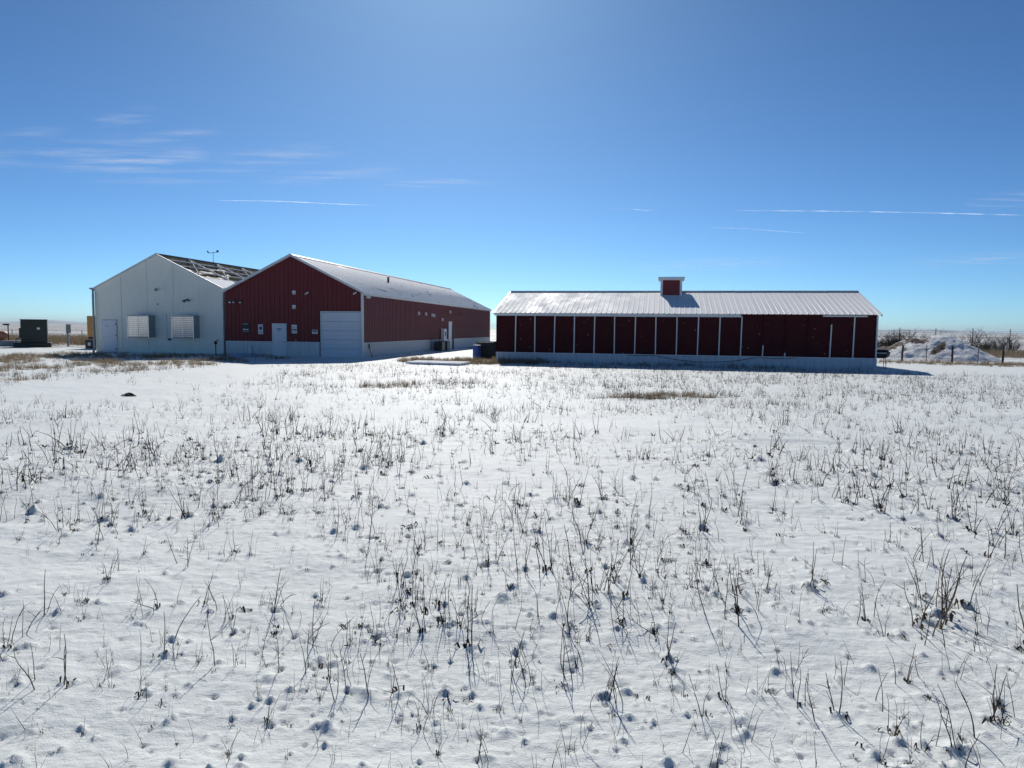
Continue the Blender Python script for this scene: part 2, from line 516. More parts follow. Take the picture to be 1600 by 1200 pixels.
def veg_mask(x, y):
    """where dry grass and soil show through the snow"""
    wob = 0.5 + 0.5 * vnoise(x * 0.35, y * 0.35, 21)
    wob2 = 0.5 + 0.5 * vnoise(x * 1.1, y * 1.1, 22)
    # weedy ground left of the bare snowy track
    edge = x - (-16.2 + 0.08 * (y - 22)) + 1.6 * vnoise(y * 0.3, x * 0.1, 23)
    m = sstep(0.6, -1.2, edge) * sstep(20.5, 23, y) * sstep(56, 50, y) * (0.09 + 0.42 * wob + 0.24 * wob2)
    u = ca * (x - O_RED[0]) - sa * (y - O_RED[1]); v = sa * (x - O_RED[0]) + ca * (y - O_RED[1])
    # weedy verge along the fronts of both barns
    m = np.maximum(m, sstep(-22, -20, u) * sstep(-2.2, -4.0, u) * sstep(-7.5, -2.5, v + 0.35 * (u + 10)) * sstep(0.4, -0.2, v) * (0.12 + 0.42 * wob2))
    # between the long barn and the shed
    m = np.maximum(m, blob(x, y, -2.6, 43.0, 4.6, 2.4, -0.15) * (0.45 + 0.6 * wob2))
    m = np.maximum(m, blob(x, y, -6.6, 60, 4.0, 12, -0.2) * 0.45 * wob)
    us = math.cos(YAW_S) * (x - O_SHED[0]) - math.sin(YAW_S) * (y - O_SHED[1])
    vs = math.sin(YAW_S) * (x - O_SHED[0]) + math.cos(YAW_S) * (y - O_SHED[1])
    m = np.maximum(m, sstep(-23, -21, us) * sstep(-3, -7, us) * sstep(-2.0, -0.6, vs) * sstep(0.5, 0.1, vs) * (0.35 + 0.5 * wob2))
    # darker tufts in the field
    m = np.maximum(m, blob(x, y, -3.4, 25.0, 2.6, 0.9, 0.5) * 0.30)
    m = np.maximum(m, blob(x, y, 4.4, 20.0, 2.4, 0.8, 0.55) * 0.38)
    # along and behind the pasture fence
    m = np.maximum(m, blob(x, y, 33, 46.0, 11, 2.6, -0.35) * (0.5 + 0.6 * wob))
    m = np.maximum(m, sstep(24, 30, x) * sstep(60, 66, y) * (0.35 + 0.6 * wob) * sstep(400, 120, y))
    # far prairie
    r = np.sqrt(x * x + y * y)
    band = 0.5 + 0.5 * vnoise(x * 0.006, y * 0.03, 24)
    m = np.maximum(m, sstep(62, 78, r) * (0.84 + 0.25 * band))
    m = np.maximum(m, blob(x, y, -52, 84, 16, 9, 0.5) * 0.95)
    return np.clip(m, 0, 1)

# ------------------------------------------------------------------ weed positions (needed by the ground: every stem sits in a melt hollow)
def field_density(x, y):
    d = 0.5 + 0.5 * vnoise(x * 0.42, y * 0.5, 31)
    d2 = 0.5 + 0.5 * vnoise(x * 1.3, y * 1.3, 32)
    d = sstep(0.34, 0.8, d) * (0.4 + 1.0 * d2) + 0.30 + 0.34 * sstep(9, 5, y)
    # bare snowy track on the left and smooth drifts
    edge = x - (-16.2 + 0.08 * (y - 22))
    tr = sstep(-1.5, 0.5, edge) * sstep(8.5, 5.5, edge + 0.25 * (y - 24)) * sstep(16, 19, y + 0.45 * x + 5)
    d = d * (1 - 0.96 * tr)
    d = d * (1 - 0.85 * blob(x, y, 2.6, 13.6, 2.6, 1.2, 0.1))
    d = d * (1 - 0.7 * blob(x, y, -2.6, 5.2, 1.3, 1.0))
    d = d * (1 - 0.6 * blob(x, y, 1.3, 3.6, 0.7, 0.7))
    # the denser right-hand side
    d = d * (0.72 + 0.75 * sstep(-4, 9, x) * sstep(5, 14, y))
    return d

weeds = []   # x, y, height, stems, tan
def clump(x, y, n, sx, sy, h, stems=(2, 5), tan=0.0):
    h = h * 0.82
    stems = (max(1, stems[0] - 1), max(2, stems[1] - 2))
    for _ in range(int(n * 1.45)):
        weeds.append((x + rng.normal() * sx, y + rng.normal() * sy, h * rng.uniform(0.6, 1.25), int(rng.integers(stems[0], stems[1] + 1)), rng.random() < tan))

# named clumps
clump(2.75, 3.95, 10, 0.38, 0.5, 0.42, (3, 5), 0.9)
clump(2.95, 3.25, 5, 0.20, 0.20, 0.40, (3, 5), 0.5)
clump(2.2, 3.2, 2, 0.1, 0.15, 0.30, (2, 4), 0.4)
clump(0.72, 4.6, 13, 0.32, 0.42, 0.34, (2, 5))
clump(-0.42, 4.15, 6, 0.16, 0.20, 0.32, (2, 5))
clump(0.0, 3.9, 4, 0.2, 0.18, 0.25, (2, 4))
clump(-2.6, 7.6, 9, 0.40, 0.45, 0.36, (3, 6))
clump(-3.3, 6.4, 8, 0.4, 0.5, 0.30, (2, 5))
clump(-2.7, 8.9, 9, 0.5, 0.4, 0.36, (3, 6))
clump(-4.6, 9.4, 7, 0.45, 0.5, 0.34, (3, 5))
clump(-6.0, 9.9, 7, 0.4, 0.4, 0.42, (3, 6), 0.3)
clump(-3.5, 11.6, 8, 0.5, 0.4, 0.35, (3, 6))
clump(3.4, 8.1, 16, 0.75, 0.55, 0.40, (3, 6), 0.2)
clump(4.2, 9.6, 12, 0.7, 0.5, 0.36, (3, 6), 0.2)
clump(2.0, 6.4, 10, 0.5, 0.4, 0.34, (2, 5))
clump(0.7, 7.4, 9, 0.5, 0.4, 0.32, (2, 5))
clump(-1.8, 9.0, 8, 0.5, 0.35, 0.36, (3, 6))
clump(6.0, 10.2, 10, 0.8, 0.6, 0.36, (3, 6), 0.2)
clump(4.3, 6.0, 9, 0.4, 0.5, 0.36, (3, 5), 0.3)
clump(-0.9, 14.5, 10, 0.8, 0.5, 0.36, (3, 6))
clump(-4.6, 24.2, 30, 0.9, 0.35, 0.26, (4, 6), 0.3)
clump(-2.3, 25.6, 30, 0.8, 0.35, 0.26, (4, 6), 0.3)
clump(3.3, 19.4, 70, 0.7, 0.3, 0.22, (4, 6), 0.3)
clump(5.2, 20.8, 50, 0.8, 0.3, 0.2, (4, 6), 0.3)
# the general scatter: cells in world space, thinned by the density map
def scatter(r0, r1, per_m2, h0, h1, stems, half=46):
    area = math.radians(2 * half) * (r1 * r1 - r0 * r0) / 2
    n = int(area * per_m2)
    r = np.sqrt(rng.uniform(r0 * r0, r1 * r1, n)); a = rng.uniform(-R(half), R(half), n)
    x = r * np.sin(a); y = r * np.cos(a)
    keep = rng.random(n) < field_density(x, y)
    for q, w in zip(x[keep], y[keep]):
        weeds.append((q, w, float(np.clip(rng.gamma(5, 0.2), 0.35, 1.8)) * rng.uniform(h0, h1), int(rng.integers(stems[0], stems[1] + 1)), rng.random() < 0.12))
scatter(2.0, 6.0, 33.0, 0.06, 0.20, (1, 4))
scatter(2.0, 6.0, 52.0, 0.03, 0.10, (1, 2))
scatter(2.5, 6.0, 9.0, 0.07, 0.14, (0, 0))  # stemless leaf rosettes, also standing in for small shaded spots in the snow
scatter(6.0, 14.0, 8.0, 0.10, 0.20, (0, 0))  # larger stemless rosettes farther out, their dark colour doubling as shadow spots
scatter(6.0, 12.0, 17.0, 0.08, 0.22, (2, 4))
scatter(6.0, 12.0, 32.0, 0.04, 0.12, (1, 2))
scatter(12.0, 20.0, 10.0, 0.08, 0.21, (2, 4))
scatter(12.0, 20.0, 19.0, 0.06, 0.15, (1, 3))
scatter(20.0, 42.0, 14.5, 0.07, 0.20, (2, 4))
for _ in range(150):
    w = shed_xy(-rng.uniform(0.3, 21.5), -rng.uniform(0.15, 0.9))
    weeds.append((w[0], w[1], rng.uniform(0.1, 0.34), int(rng.integers(2, 6)), rng.random() < 0.4))
weeds = np.array([w for w in weeds if w[1] < 43.0 - 0.205 * w[0] and w[0] ** 2 + w[1] ** 2 > 2.3 and not (w[0] ** 2 + w[1] ** 2 < 10.5 and w[2] > 0.2)])

# ------------------------------------------------------------------ ground sheet: rings that widen with distance, out to the horizon
def build_ground():
    fine = np.radians(np.arange(-46, 46.0001, 0.145))
    rest = np.radians(np.arange(46 + 2.5, 314 - 1.0, 2.5))
    th = np.concatenate([fine, rest])
    rr = np.concatenate([np.exp(np.arange(math.log(1.2), math.log(13), 0.0040)), np.exp(np.arange(math.log(13.06), math.log(62), 0.0095))])
    rr = np.concatenate([rr, np.exp(np.arange(math.log(62.6), math.log(12000), 0.045))])
    nr, nt = len(rr), len(th)
    RR, TT = np.meshgrid(rr, th, indexing='ij')
    X = RR * np.sin(TT); Y = RR * np.cos(TT)
    veg = veg_mask(X, Y)
    Z = base_height(X, Y) + fine_height(X, Y, veg)
    # melt hollows and little heaped caps of snow at the stems
    nf = len(fine)
    def stamp(x, y, rad, amp, ring):
        r = math.hypot(x, y); a = math.atan2(x, y)
        if r < 1.4 or r > 30 or abs(a) > R(45): return
        i = int(np.searchsorted(rr, r)); dl = 0.0040 if r < 13 else 0.0095; j = int((a - fine[0]) / R(0.145))
        wi = int(2.2 * rad / (r * dl)) + 1; wj = int(2.2 * rad / (r * R(0.145))) + 1
        i0, i1, j0, j1 = max(0, i - wi), min(nr, i + wi + 1), max(0, j - wj), min(nf, j + wj + 1)
        xx_ = X[i0:i1, j0:j1]; yy_ = Y[i0:i1, j0:j1]
        an = rng.uniform(0, 3.14); st = rng.uniform(0.6, 1.0); c_, s_ = math.cos(an), math.sin(an)
        dx_ = (xx_ - x) * c_ + (yy_ - y) * s_; dy_ = (-(xx_ - x) * s_ + (yy_ - y) * c_) / st
        d2 = (dx_ ** 2 + dy_ ** 2) / (rad * rad) * (1 + 0.75 * vnoise(xx_ * 28, yy_ * 28, 71))
        Z[i0:i1, j0:j1] += amp * np.exp(-d2 * 1.6) - ring * np.exp(-d2 * 0.5)
    for w in weeds:
        r = math.hypot(w[0], w[1])
        if r > 22: continue
        k = rng.random()
        s = (0.35 + 0.75 * min(1.2, w[2] / 0.3)) * (1.0 + 0.6 * min(1, max(0, r - 4) / 6))
        if k < 0.3:
            stamp(w[0], w[1], rng.uniform(0.018, 0.038) * s, -rng.uniform(0.014, 0.032) * s, 0)
            if k < 0.3: stamp(w[0] + rng.normal() * 0.05, w[1] + rng.normal() * 0.04, rng.uniform(0.012, 0.03) * s, -rng.uniform(0.01, 0.03) * s, 0)
        if k > 0.5:
            stamp(w[0] + rng.normal() * 0.025, w[1] + rng.uniform(0.01, 0.05), rng.uniform(0.022, 0.042) * s, rng.uniform(0.018, 0.042) * s, 0.0)
    # loose lumps, tracks and pock marks with no stem
    n = 900
    r = np.exp(rng.uniform(math.log(2.2), math.log(18), n)); a = rng.uniform(-R(44), R(44), n)
    for q, b in zip(r, a):
        x, y = q * math.sin(b), q * math.cos(b)
        if rng.random() < 0.25 + 0.75 * float(field_density(np.array([x]), np.array([y]))[0]):
            if rng.random() < 0.5: stamp(x, y, rng.uniform(0.012, 0.035), -rng.uniform(0.008, 0.028), 0)
            else: stamp(x, y, rng.uniform(0.015, 0.05), rng.uniform(0.008, 0.032), 0)
    co = np.stack([X.ravel(), Y.ravel(), Z.ravel()], 1)
    co = np.concatenate([co, [[0, 0, float(base_height(np.array([0.01]), np.array([0.01]))[0])]]])
    I, J = np.meshgrid(np.arange(nr - 1), np.arange(nt), indexing='ij')
    J2 = (J + 1) % nt
    quads = np.stack([I * nt + J, (I + 1) * nt + J, (I + 1) * nt + J2, I * nt + J2], -1).reshape(-1, 4)[:, ::-1]
    j = np.arange(nt)
    tris = np.stack([np.full(nt, nr * nt), (j + 1) % nt, j], 1)
    me = bpy.data.meshes.new('snow_ground')
    nq, n3 = len(quads), len(tris)
    me.vertices.add(len(co)); me.vertices.foreach_set('co', co.astype(np.float32).ravel())
    me.loops.add(nq * 4 + n3 * 3)
    me.loops.foreach_set('vertex_index', np.concatenate([quads.ravel(), tris.ravel()]).astype(np.int32))
    me.polygons.add(nq + n3)
    me.polygons.foreach_set('loop_start', np.concatenate([np.arange(nq) * 4, nq * 4 + np.arange(n3) * 3]).astype(np.int32))
    me.polygons.foreach_set('use_smooth', np.ones(nq + n3, dtype=bool))
    me.update(calc_edges=True)
    at = me.attributes.new('veg', 'FLOAT', 'POINT')
    at.data.foreach_set('value', np.concatenate([veg.ravel(), [0.0]]).astype(np.float32))
    me.materials.append(M['snow'])
    o = bpy.data.objects.new('snow_ground', me)
    COL.objects.link(o)
    tag(o, 'wide field of trampled white snow with dry stalks', None, None, 'structure')
    return o
build_ground()

def gz(x, y):
    x = np.atleast_1d(np.float64(x)); y = np.atleast_1d(np.float64(y))
    z = base_height(x, y) + fine_height(x, y, veg_mask(x, y))
    return z if len(z) > 1 else float(z[0])

# far low ridge on the horizon
def ridge(name, a0, a1, dist, hfun, depth):
    n = 140
    vs, fs = [], []
    for i in range(n + 1):
        a = R(a0 + (a1 - a0) * i / n)
        h = hfun(i / n, i)
        for d, z in ((dist, -12), (dist + depth * 0.5, h), (dist + depth, -12)):
            vs.append((d * math.sin(a), d * math.cos(a), z))
    for i in range(n):
        for k in range(2):
            fs.append((i * 3 + k, i * 3 + k + 3, i * 3 + k + 4, i * 3 + k + 1))
    o = MB().add(vs, fs).build(name, 'hill', None, smooth=True)
    tag(o, None, None, None, 'structure')
    return o
ridge('hills', -60, -8, 9000, lambda q, i: 30 + 22 * float(vnoise(np.array([i * 0.11]), np.array([3.3]), 41)[0]) + 10 * float(vnoise(np.array([i * 0.5]), np.array([1.3]), 42)[0]), 2500)
ridge('hills', 8, 60, 8000, lambda q, i: 34 + 20 * float(vnoise(np.array([i * 0.13]), np.array([7.3]), 43)[0]) + 10 * float(vnoise(np.array([i * 0.45]), np.array([4.3]), 44)[0]), 2500)

# ------------------------------------------------------------------ ribbed sheets
def rib_profile(u0, u1, pitch=0.305, rib=0.03, w=0.05):
    pts = [(u0, 0.0)]
    n = max(1, round((u1 - u0) / pitch)); st = (u1 - u0) / n
    for i in range(n):
        c = u0 + st * (i + 0.5)
        pts += [(c - w / 2 - 0.018, 0.0), (c - w / 2 + 0.004, -rib), (c + w / 2 - 0.004, -rib), (c + w / 2 + 0.018, 0.0)]
    pts.append((u1, 0.0))
    return pts

def rib_wall(u0, u1, z0, ztop, y=0.0):
    """ribbed wall sheet facing -y; ztop may be a function of u; returns MB"""
    mb = MB()
    pr = rib_profile(u0 + 0.004, u1 - 0.004)
    extra = []
    if callable(ztop):
        zt = ztop
    else:
        zt = lambda u: ztop
    vs = []
    for u, d in pr:
        vs += [(u, y + d, z0), (u, y + d, zt(u))]
    fs = [(2 * i, 2 * i + 2, 2 * i + 3, 2 * i + 1) for i in range(len(pr) - 1)]
    return mb.add(vs, fs)

def roof_sheet(width, run, rise, rib=0.025):
    """sheet for a slope that climbs along +x from (0,0) to (run, rise); ribs run up the slope; width along y"""
    pr = rib_profile(0.003, width - 0.003, rib=rib)
    L = math.hypot(run, rise); nx, nz = -rise / L, run / L
    vs = []
    for yv, d in pr:
        # snow fills the troughs: the ribs stand clear only along the eave
        for q, kk in ((0.0, 3.0), (0.035, 2.0), (1.0, 0.12)):
            vs.append((run * q + nx * -d * kk, yv, rise * q + nz * -d * kk))
    fs = []
    for i in range(len(pr) - 1):
        for k in range(2):
            a = i * 3 + k
            fs.append((a, a + 1, a + 4, a + 3))
    return MB().add(vs, fs)

# ------------------------------------------------------------------ long red barn
GZ = -0.3
def wall_lamp(parent, x, y, z, name='wall_light', face='y'):
    if face == 'y':
        o = MB().box(x - 0.12, x + 0.12, y - 0.10, y, z - 0.13, z + 0.13).build(name, 'white_trim', parent, bevel=0.02)
        MB().prism([(x - 0.09, z - 0.10), (x + 0.09, z - 0.10), (x + 0.06, z - 0.01), (x - 0.06, z - 0.01)], y - 0.14, y - 0.101).build('lens', 'galv', o)
    else:
        o = MB().box(x, x + 0.14, y - 0.12, y + 0.12, z - 0.13, z + 0.13).build(name, 'white_trim', parent, bevel=0.02)
        MB().box(x + 0.141, x + 0.17, y - 0.08, y + 0.08, z - 0.12, z).build('lens', 'galv', o)
    return o

def red_barn():
    b = empty('barn', (O_RED[0], O_RED[1], GZ), -YAW)
    tag(b, 'long dark red ribbed metal barn with white overhead door and snowy roof', 'barn')
    Wd, EV, PK, LN = 10.0, 4.42, 6.85, 40.0
    sl = (PK - EV) / (Wd / 2)
    top = lambda u: EV + sl * (Wd / 2 - abs(u + Wd / 2)) - 0.04
    # inner shell, standing a hand's width behind the sheets
    MB().prism([(-Wd + 0.06, -0.2), (-0.06, -0.2), (-0.06, EV - 0.10), (-Wd / 2, PK - 0.14), (-Wd + 0.06, EV - 0.10)], 0.12, LN - 0.06).build('inner_wall', 'gap_dark', b)
    # front sheets
    edges = [-10, -9.12, -8.25, -7.38, -6.51]
    def sheet(u0, u1, z0, **k):
        mid = -Wd / 2
        if u0 < mid < u1:
            pr_top = top
        mb = rib_wall(u0, u1, z0, top)
        mb.build('wall_sheet', 'red_front', b)
    for i in range(4): sheet(edges[i], edges[i + 1], 1.03)
    sheet(-6.51, -5.45, 2.27)
    e2 = [-5.45, -4.62, -3.80, -2.99]
    for i in range(3): sheet(e2[i], e2[i + 1], 1.03)
    e3 = [-2.99, -2.02, -1.06, -0.09]
    for i in range(3): sheet(e3[i], e3[i + 1], 3.10)
    # wainscot
    for u0, u1 in [(-10, -9.12), (-9.12, -8.25), (-8.25, -7.38), (-7.38, -6.51), (-5.45, -4.62), (-4.62, -3.80), (-3.80, -2.99)]:
        rib_wall(u0, u1, -0.15, 1.0).build('wainscot_sheet', 'white_metal', b)
    for u0, u1 in [(-10, -6.53), (-5.43, -3.06)]:
        MB().box(u0, u1, -0.04, 0.02, 1.0, 1.035).build('wainscot_cap', 'white_trim', b)
    # entrance door
    d = MB().box(-6.44, -5.52, -0.03, 0.03, 0.02, 2.18).build('door', 'door_white', b, bevel=0.006)
    MB().box(-6.51, -6.445, -0.05, 0.05, 0.0, 2.26).box(-5.515, -5.45, -0.05, 0.05, 0.0, 2.26).box(-6.445, -5.515, -0.05, 0.05, 2.185, 2.26).build('frame', 'white_trim', d)
    MB().tube([(-5.62, -0.03, 1.0), (-5.62, -0.085, 1.0), (-5.74, -0.085, 1.0)], 0.014, 6).build('handle', 'dark_metal', d)
    MB().box(-5.66, -5.58, -0.04, -0.031, 0.94, 1.06).build('lock_plate', 'galv', d)
    # faded blue lettering panel on the door, unreadable at this size
    k = MB()
    xx = -6.14
    for w, h in ((0.05, 0.10), (0.04, 0.07), (0.05, 0.08), (0.03, 0.11), (0.05, 0.07), (0.04, 0.08)):
        k.box(xx, xx + w, -0.034, -0.0305, 1.83, 1.83 + h); xx += w + 0.012
    k.box(-6.06, -5.9, -0.034, -0.0305, 1.72, 1.735)
    tag(k.build('lettering', 'blue_ink', d), kind='stuff')
    # overhead door of five ribbed sections
    od = MB().box(-2.99, -2.93, -0.045, 0.10, 0.0, 3.10).box(-0.15, -0.09, -0.045, 0.10, 0.0, 3.10).box(-2.93, -0.15, -0.045, 0.10, 3.04, 3.10).build('overhead_door', 'white_trim', b)
    for i in range(5):
        z0 = 0.0 + i * 0.606
        mb = MB()
        mb.add([(-2.925, 0.05, z0 + 0.004), (-0.155, 0.05, z0 + 0.004), (-0.155, 0.035, z0 + 0.02), (-2.925, 0.035, z0 + 0.02),
                (-2.925, 0.035, z0 + 0.29), (-0.155, 0.035, z0 + 0.29), (-2.925, 0.045, z0 + 0.30), (-0.155, 0.045, z0 + 0.30),
                (-2.925, 0.035, z0 + 0.31), (-0.155, 0.035, z0 + 0.31), (-2.925, 0.035, z0 + 0.585), (-0.155, 0.035, z0 + 0.585), (-2.925, 0.055, z0 + 0.602), (-0.155, 0.055, z0 + 0.602)],
               [(0, 1, 2, 3), (3, 2, 5, 4), (4, 5, 7, 6), (6, 7, 9, 8), (8, 9, 11, 10), (10, 11, 13, 12)])
        mb.build('door_section', 'door_white', od)
    # black weatherstrip on the jamb
    MB().box(-3.05, -2.995, -0.05, -0.01, 0.0, 3.16).build('jamb_trim', 'black', b)
    MB().box(-2.994, -0.1, -0.05, -0.01, 3.105, 3.16).build('head_trim', 'red_front', b)
    # corner trim, gutter and downspout on the near corner
    MB().box(-0.08, 0.035, -0.035, 0.10, -0.1, EV - 0.05).build('corner_trim', 'white_trim', b)
    MB().box(-0.075, 0.03, -0.15, -0.045, 0.05, EV - 0.12).build('downspout', 'white_trim', b, bevel=0.02)
    MB().box(-0.12, 0.10, -0.24, -0.16, -0.05, 0.33).build('splash_block', 'white_trim', b, bevel=0.02)
    # side sheets
    n = 44; w = (LN - 0.12) / n
    proto = proto2 = None
    for i in range(n):
        y0 = 0.10 + i * w
        # rotate a wall sheet by +90 degrees: local +u runs along +v, facing +u
        if proto is None:
            proto = rib_wall(0, w, 1.03, EV - 0.06).mesh('wall_sheet', 'red_front')
            proto2 = rib_wall(0, w, -0.15, 1.0).mesh('wainscot_sheet', 'white_metal')
        inst('wall_sheet', proto, b, (0, y0, 0), R(90))
        inst('wainscot_sheet', proto2, b, (0, y0, 0), R(90))
    MB().box(0.0, 0.045, 0.11, LN, 1.0, 1.032).build('wainscot_cap', 'white_trim', b)
    MB().prism([(0.0, EV - 0.24), (0.14, EV - 0.24), (0.17, EV - 0.08), (0.0, EV - 0.08)], -0.05, LN + 0.1).build('gutter', 'white_trim', b)
    MB().box(0.0, 0.05, LN - 0.05, LN + 0.05, 0, EV - 0.25).build('corner_trim', 'white_trim', b)
    MB().prism([(-Wd, -0.2), (0, -0.2), (0, EV - 0.05), (-Wd / 2, PK - 0.09), (-Wd, EV - 0.05)], LN - 0.05, LN).build('rear_wall', 'red_front', b)
    # roof
    n = 44; w = (LN + 0.5) / n
    run = Wd / 2 + 0.18; rise = sl * run
    left = roof_sheet(w, run, rise, 0.014).mesh('roof_sheet', 'roof_red')
    for i in range(n):
        inst('roof_sheet', left, b, (0.18, -0.25 + (i + 1) * w, EV - sl * 0.18), R(180))
        inst('roof_sheet', left, b, (-Wd - 0.02, -0.25 + i * w, EV - sl * 0.02 - 0.0), 0, ((run - 0.16) / run, 1, (run - 0.16) / run))
    c = -Wd / 2
    MB().prism([(c - 0.22, PK - 0.22 * sl + 0.05), (c, PK + 0.06), (c + 0.22, PK - 0.22 * sl + 0.05), (c + 0.22, PK - 0.22 * sl + 0.03), (c, PK + 0.03), (c - 0.22, PK - 0.22 * sl + 0.03)], -0.27, LN + 0.26).build('ridge_cap', 'dark_metal', b)
    # white rake trims
    for s in (-1, 1):
        a = (c, -0.27, PK - 0.01); e = (c + s * (Wd / 2 + (0.18 if s > 0 else 0.0)), -0.27, EV - (sl * 0.18 if s > 0 else 0) - 0.01)
        MB().bar(a, e, 0.035, 0.15).build('rake_trim', 'white_trim', b)
        MB().bar((a[0], -0.13, a[2] - 0.04), (e[0], -0.13, e[2] - 0.04), 0.24, 0.02).build('soffit', 'white_trim', b)
    # vent stack on the roof
    vp = MB().tube([(-3.0, 13.0, 5.7), (-3.0, 13.0, 6.25)], 0.085, 10).build('vent_stack', 'dark_metal', b)
    MB().tube([(-3.0, 13.0, 6.251), (-3.0, 13.0, 6.31)], [0.14, 0.10], 10).build('cap', 'dark_metal', vp)
    # fittings on the front
    wall_lamp(b, -4.84, -0.03, 4.34); wall_lamp(b, -4.85, -0.03, 3.38)
    for x in (-3.87, -0.46):
        o = MB().tube([(x - 0.03, -0.02, 4.27), (x - 0.03, -0.12, 4.27)], 0.03, 6).build('camera_bracket', 'white_trim', b)
        MB().tube([(x - 0.13, -0.16, 4.23), (x + 0.1, -0.18, 4.36)], 0.05, 8).build('security_camera', 'white_trim', o)
    for x in (-9.58, -9.30, -8.80):
        o = MB().box(x - 0.11, x + 0.11, -0.12, -0.03, 3.62, 3.84).build('flood_light', 'dark_metal', b, bevel=0.01)
        MB().box(x - 0.08, x + 0.08, -0.126, -0.121, 3.60 + 0.03, 3.60 + 0.10).build('lens', 'paper', o)
    def notice(x0, x1, z0, z1, ground_m, rows, nm='notice'):
        o = MB().box(x0, x1, -0.045, -0.03, z0, z1).build(nm, ground_m, b)
        for (a0, a1, c0, c1, mm) in rows:
            w_, h_ = x1 - x0, z1 - z0
            MB().box(x0 + a0 * w_, x0 + a1 * w_, -0.049, -0.0455, z0 + c0 * h_, z0 + c1 * h_).build('printed_block', mm, o)
        return o
    notice(-7.53, -7.18, 1.52, 2.18, 'paper', [(0.22, 0.8, 0.45, 0.78, 'blue_ink'), (0.15, 0.85, 0.86, 0.9, 'ink'), (0.3, 0.7, 0.14, 0.26, 'green')])
    notice(-5.07, -4.69, 1.60, 2.18, 'paper', [(0.06, 0.94, 0.33, 0.50, 'ink'), (0.12, 0.86, 0.62, 0.66, 'ink'), (0.12, 0.7, 0.76, 0.80, 'ink'), (0.12, 0.8, 0.14, 0.19, 'ink')])
    notice(-3.60, -3.20, 1.58, 1.86, 'paper', [(0.1, 0.9, 0.52, 0.86, 'blue_ink'), (0.1, 0.8, 0.2, 0.3, 'ink')])
    notice(-8.74, -8.18, 1.66, 2.24, 'black', [(0.15, 0.85, 0.90, 0.95, 'galv'), (0.15, 0.45, 0.22, 0.36, 'paper'), (0.5, 0.88, 0.22, 0.33, 'paper'), (0.1, 0.9, 0.06, 0.09, 'galv')])
    # vent pipe and pad by the wainscot
    MB().tube([(-8.06, -0.22, 0.0), (-8.06, -0.22, 0.72)], 0.11, 12).build('vent_pipe', 'white_trim', b)
    MB().tube([(-4.75, -0.05, 1.12), (-4.75, -0.10, 1.12)], 0.04, 8).build('hose_bib', 'galv', b)
    # side door and fittings
    sdoor = MB().box(0.02, 0.06, 21.2, 22.2, 0.02, 2.62).build('door', 'door_white', b, bevel=0.006)
    MB().box(0.0, 0.085, 21.12, 21.195, 0, 2.70).box(0.0, 0.085, 22.205, 22.28, 0, 2.70).box(0.0, 0.085, 21.195, 22.205, 2.625, 2.70).build('frame', 'white_trim', sdoor)
    MB().tube([(0.06, 22.1, 1.05), (0.13, 22.1, 1.05), (0.13, 21.98, 1.05)], 0.016, 6).build('handle', 'dark_metal', sdoor)
    MB().box(0.0, 0.14, 22.6, 22.85, 0, 2.3).build('conduit_box', 'dark_metal', b)
    pn = MB().box(0.02, 0.30, 18.7, 19.55, 0.0, 2.0).build('electrical_panel', 'white_trim', b, bevel=0.015)
    MB().box(0.301, 0.315, 18.95, 19.30, 1.35, 1.72).build('meter', 'dark_metal', pn)
    MB().tube([(0.1, 18.5, 0), (0.1, 18.5, 2.1)], 0.05, 8).tube([(0.1, 19.75, 0), (0.1, 19.75, 1.1)], 0.05, 8).build('conduit', 'galv', pn)
    for y, z in ((11.7, 3.25), (13.7, 3.24), (15.6, 3.2), (16.1, 3.15), (18.8, 2.85), (21.5, 3.62)):
        wall_lamp(b, 0.03, y, z, face='x')
    MB().tube([(0.03, 24.6, 3.42), (0.4, 24.6, 3.45), (0.55, 25.2, 3.40)], 0.05, 6).build('light_arm', 'wood', b)
    MB().box(0.03, 0.22, 0.5, 0.85, 4.0, 4.2).build('speaker_box', 'white_trim', b, bevel=0.01)
    MB().tube([(0.06, 0.95, 0.85), (0.10, 1.0, 0.5), (0.10, 1.25, 0.2), (0.12, 1.35, -0.05)], 0.022, 6).build('hose', 'rubber', b)
    MB().box(0.03, 0.10, 0.9, 1.0, 0.6, 0.95).build('outlet_box', 'dark_metal', b)
    return b
red_barn()

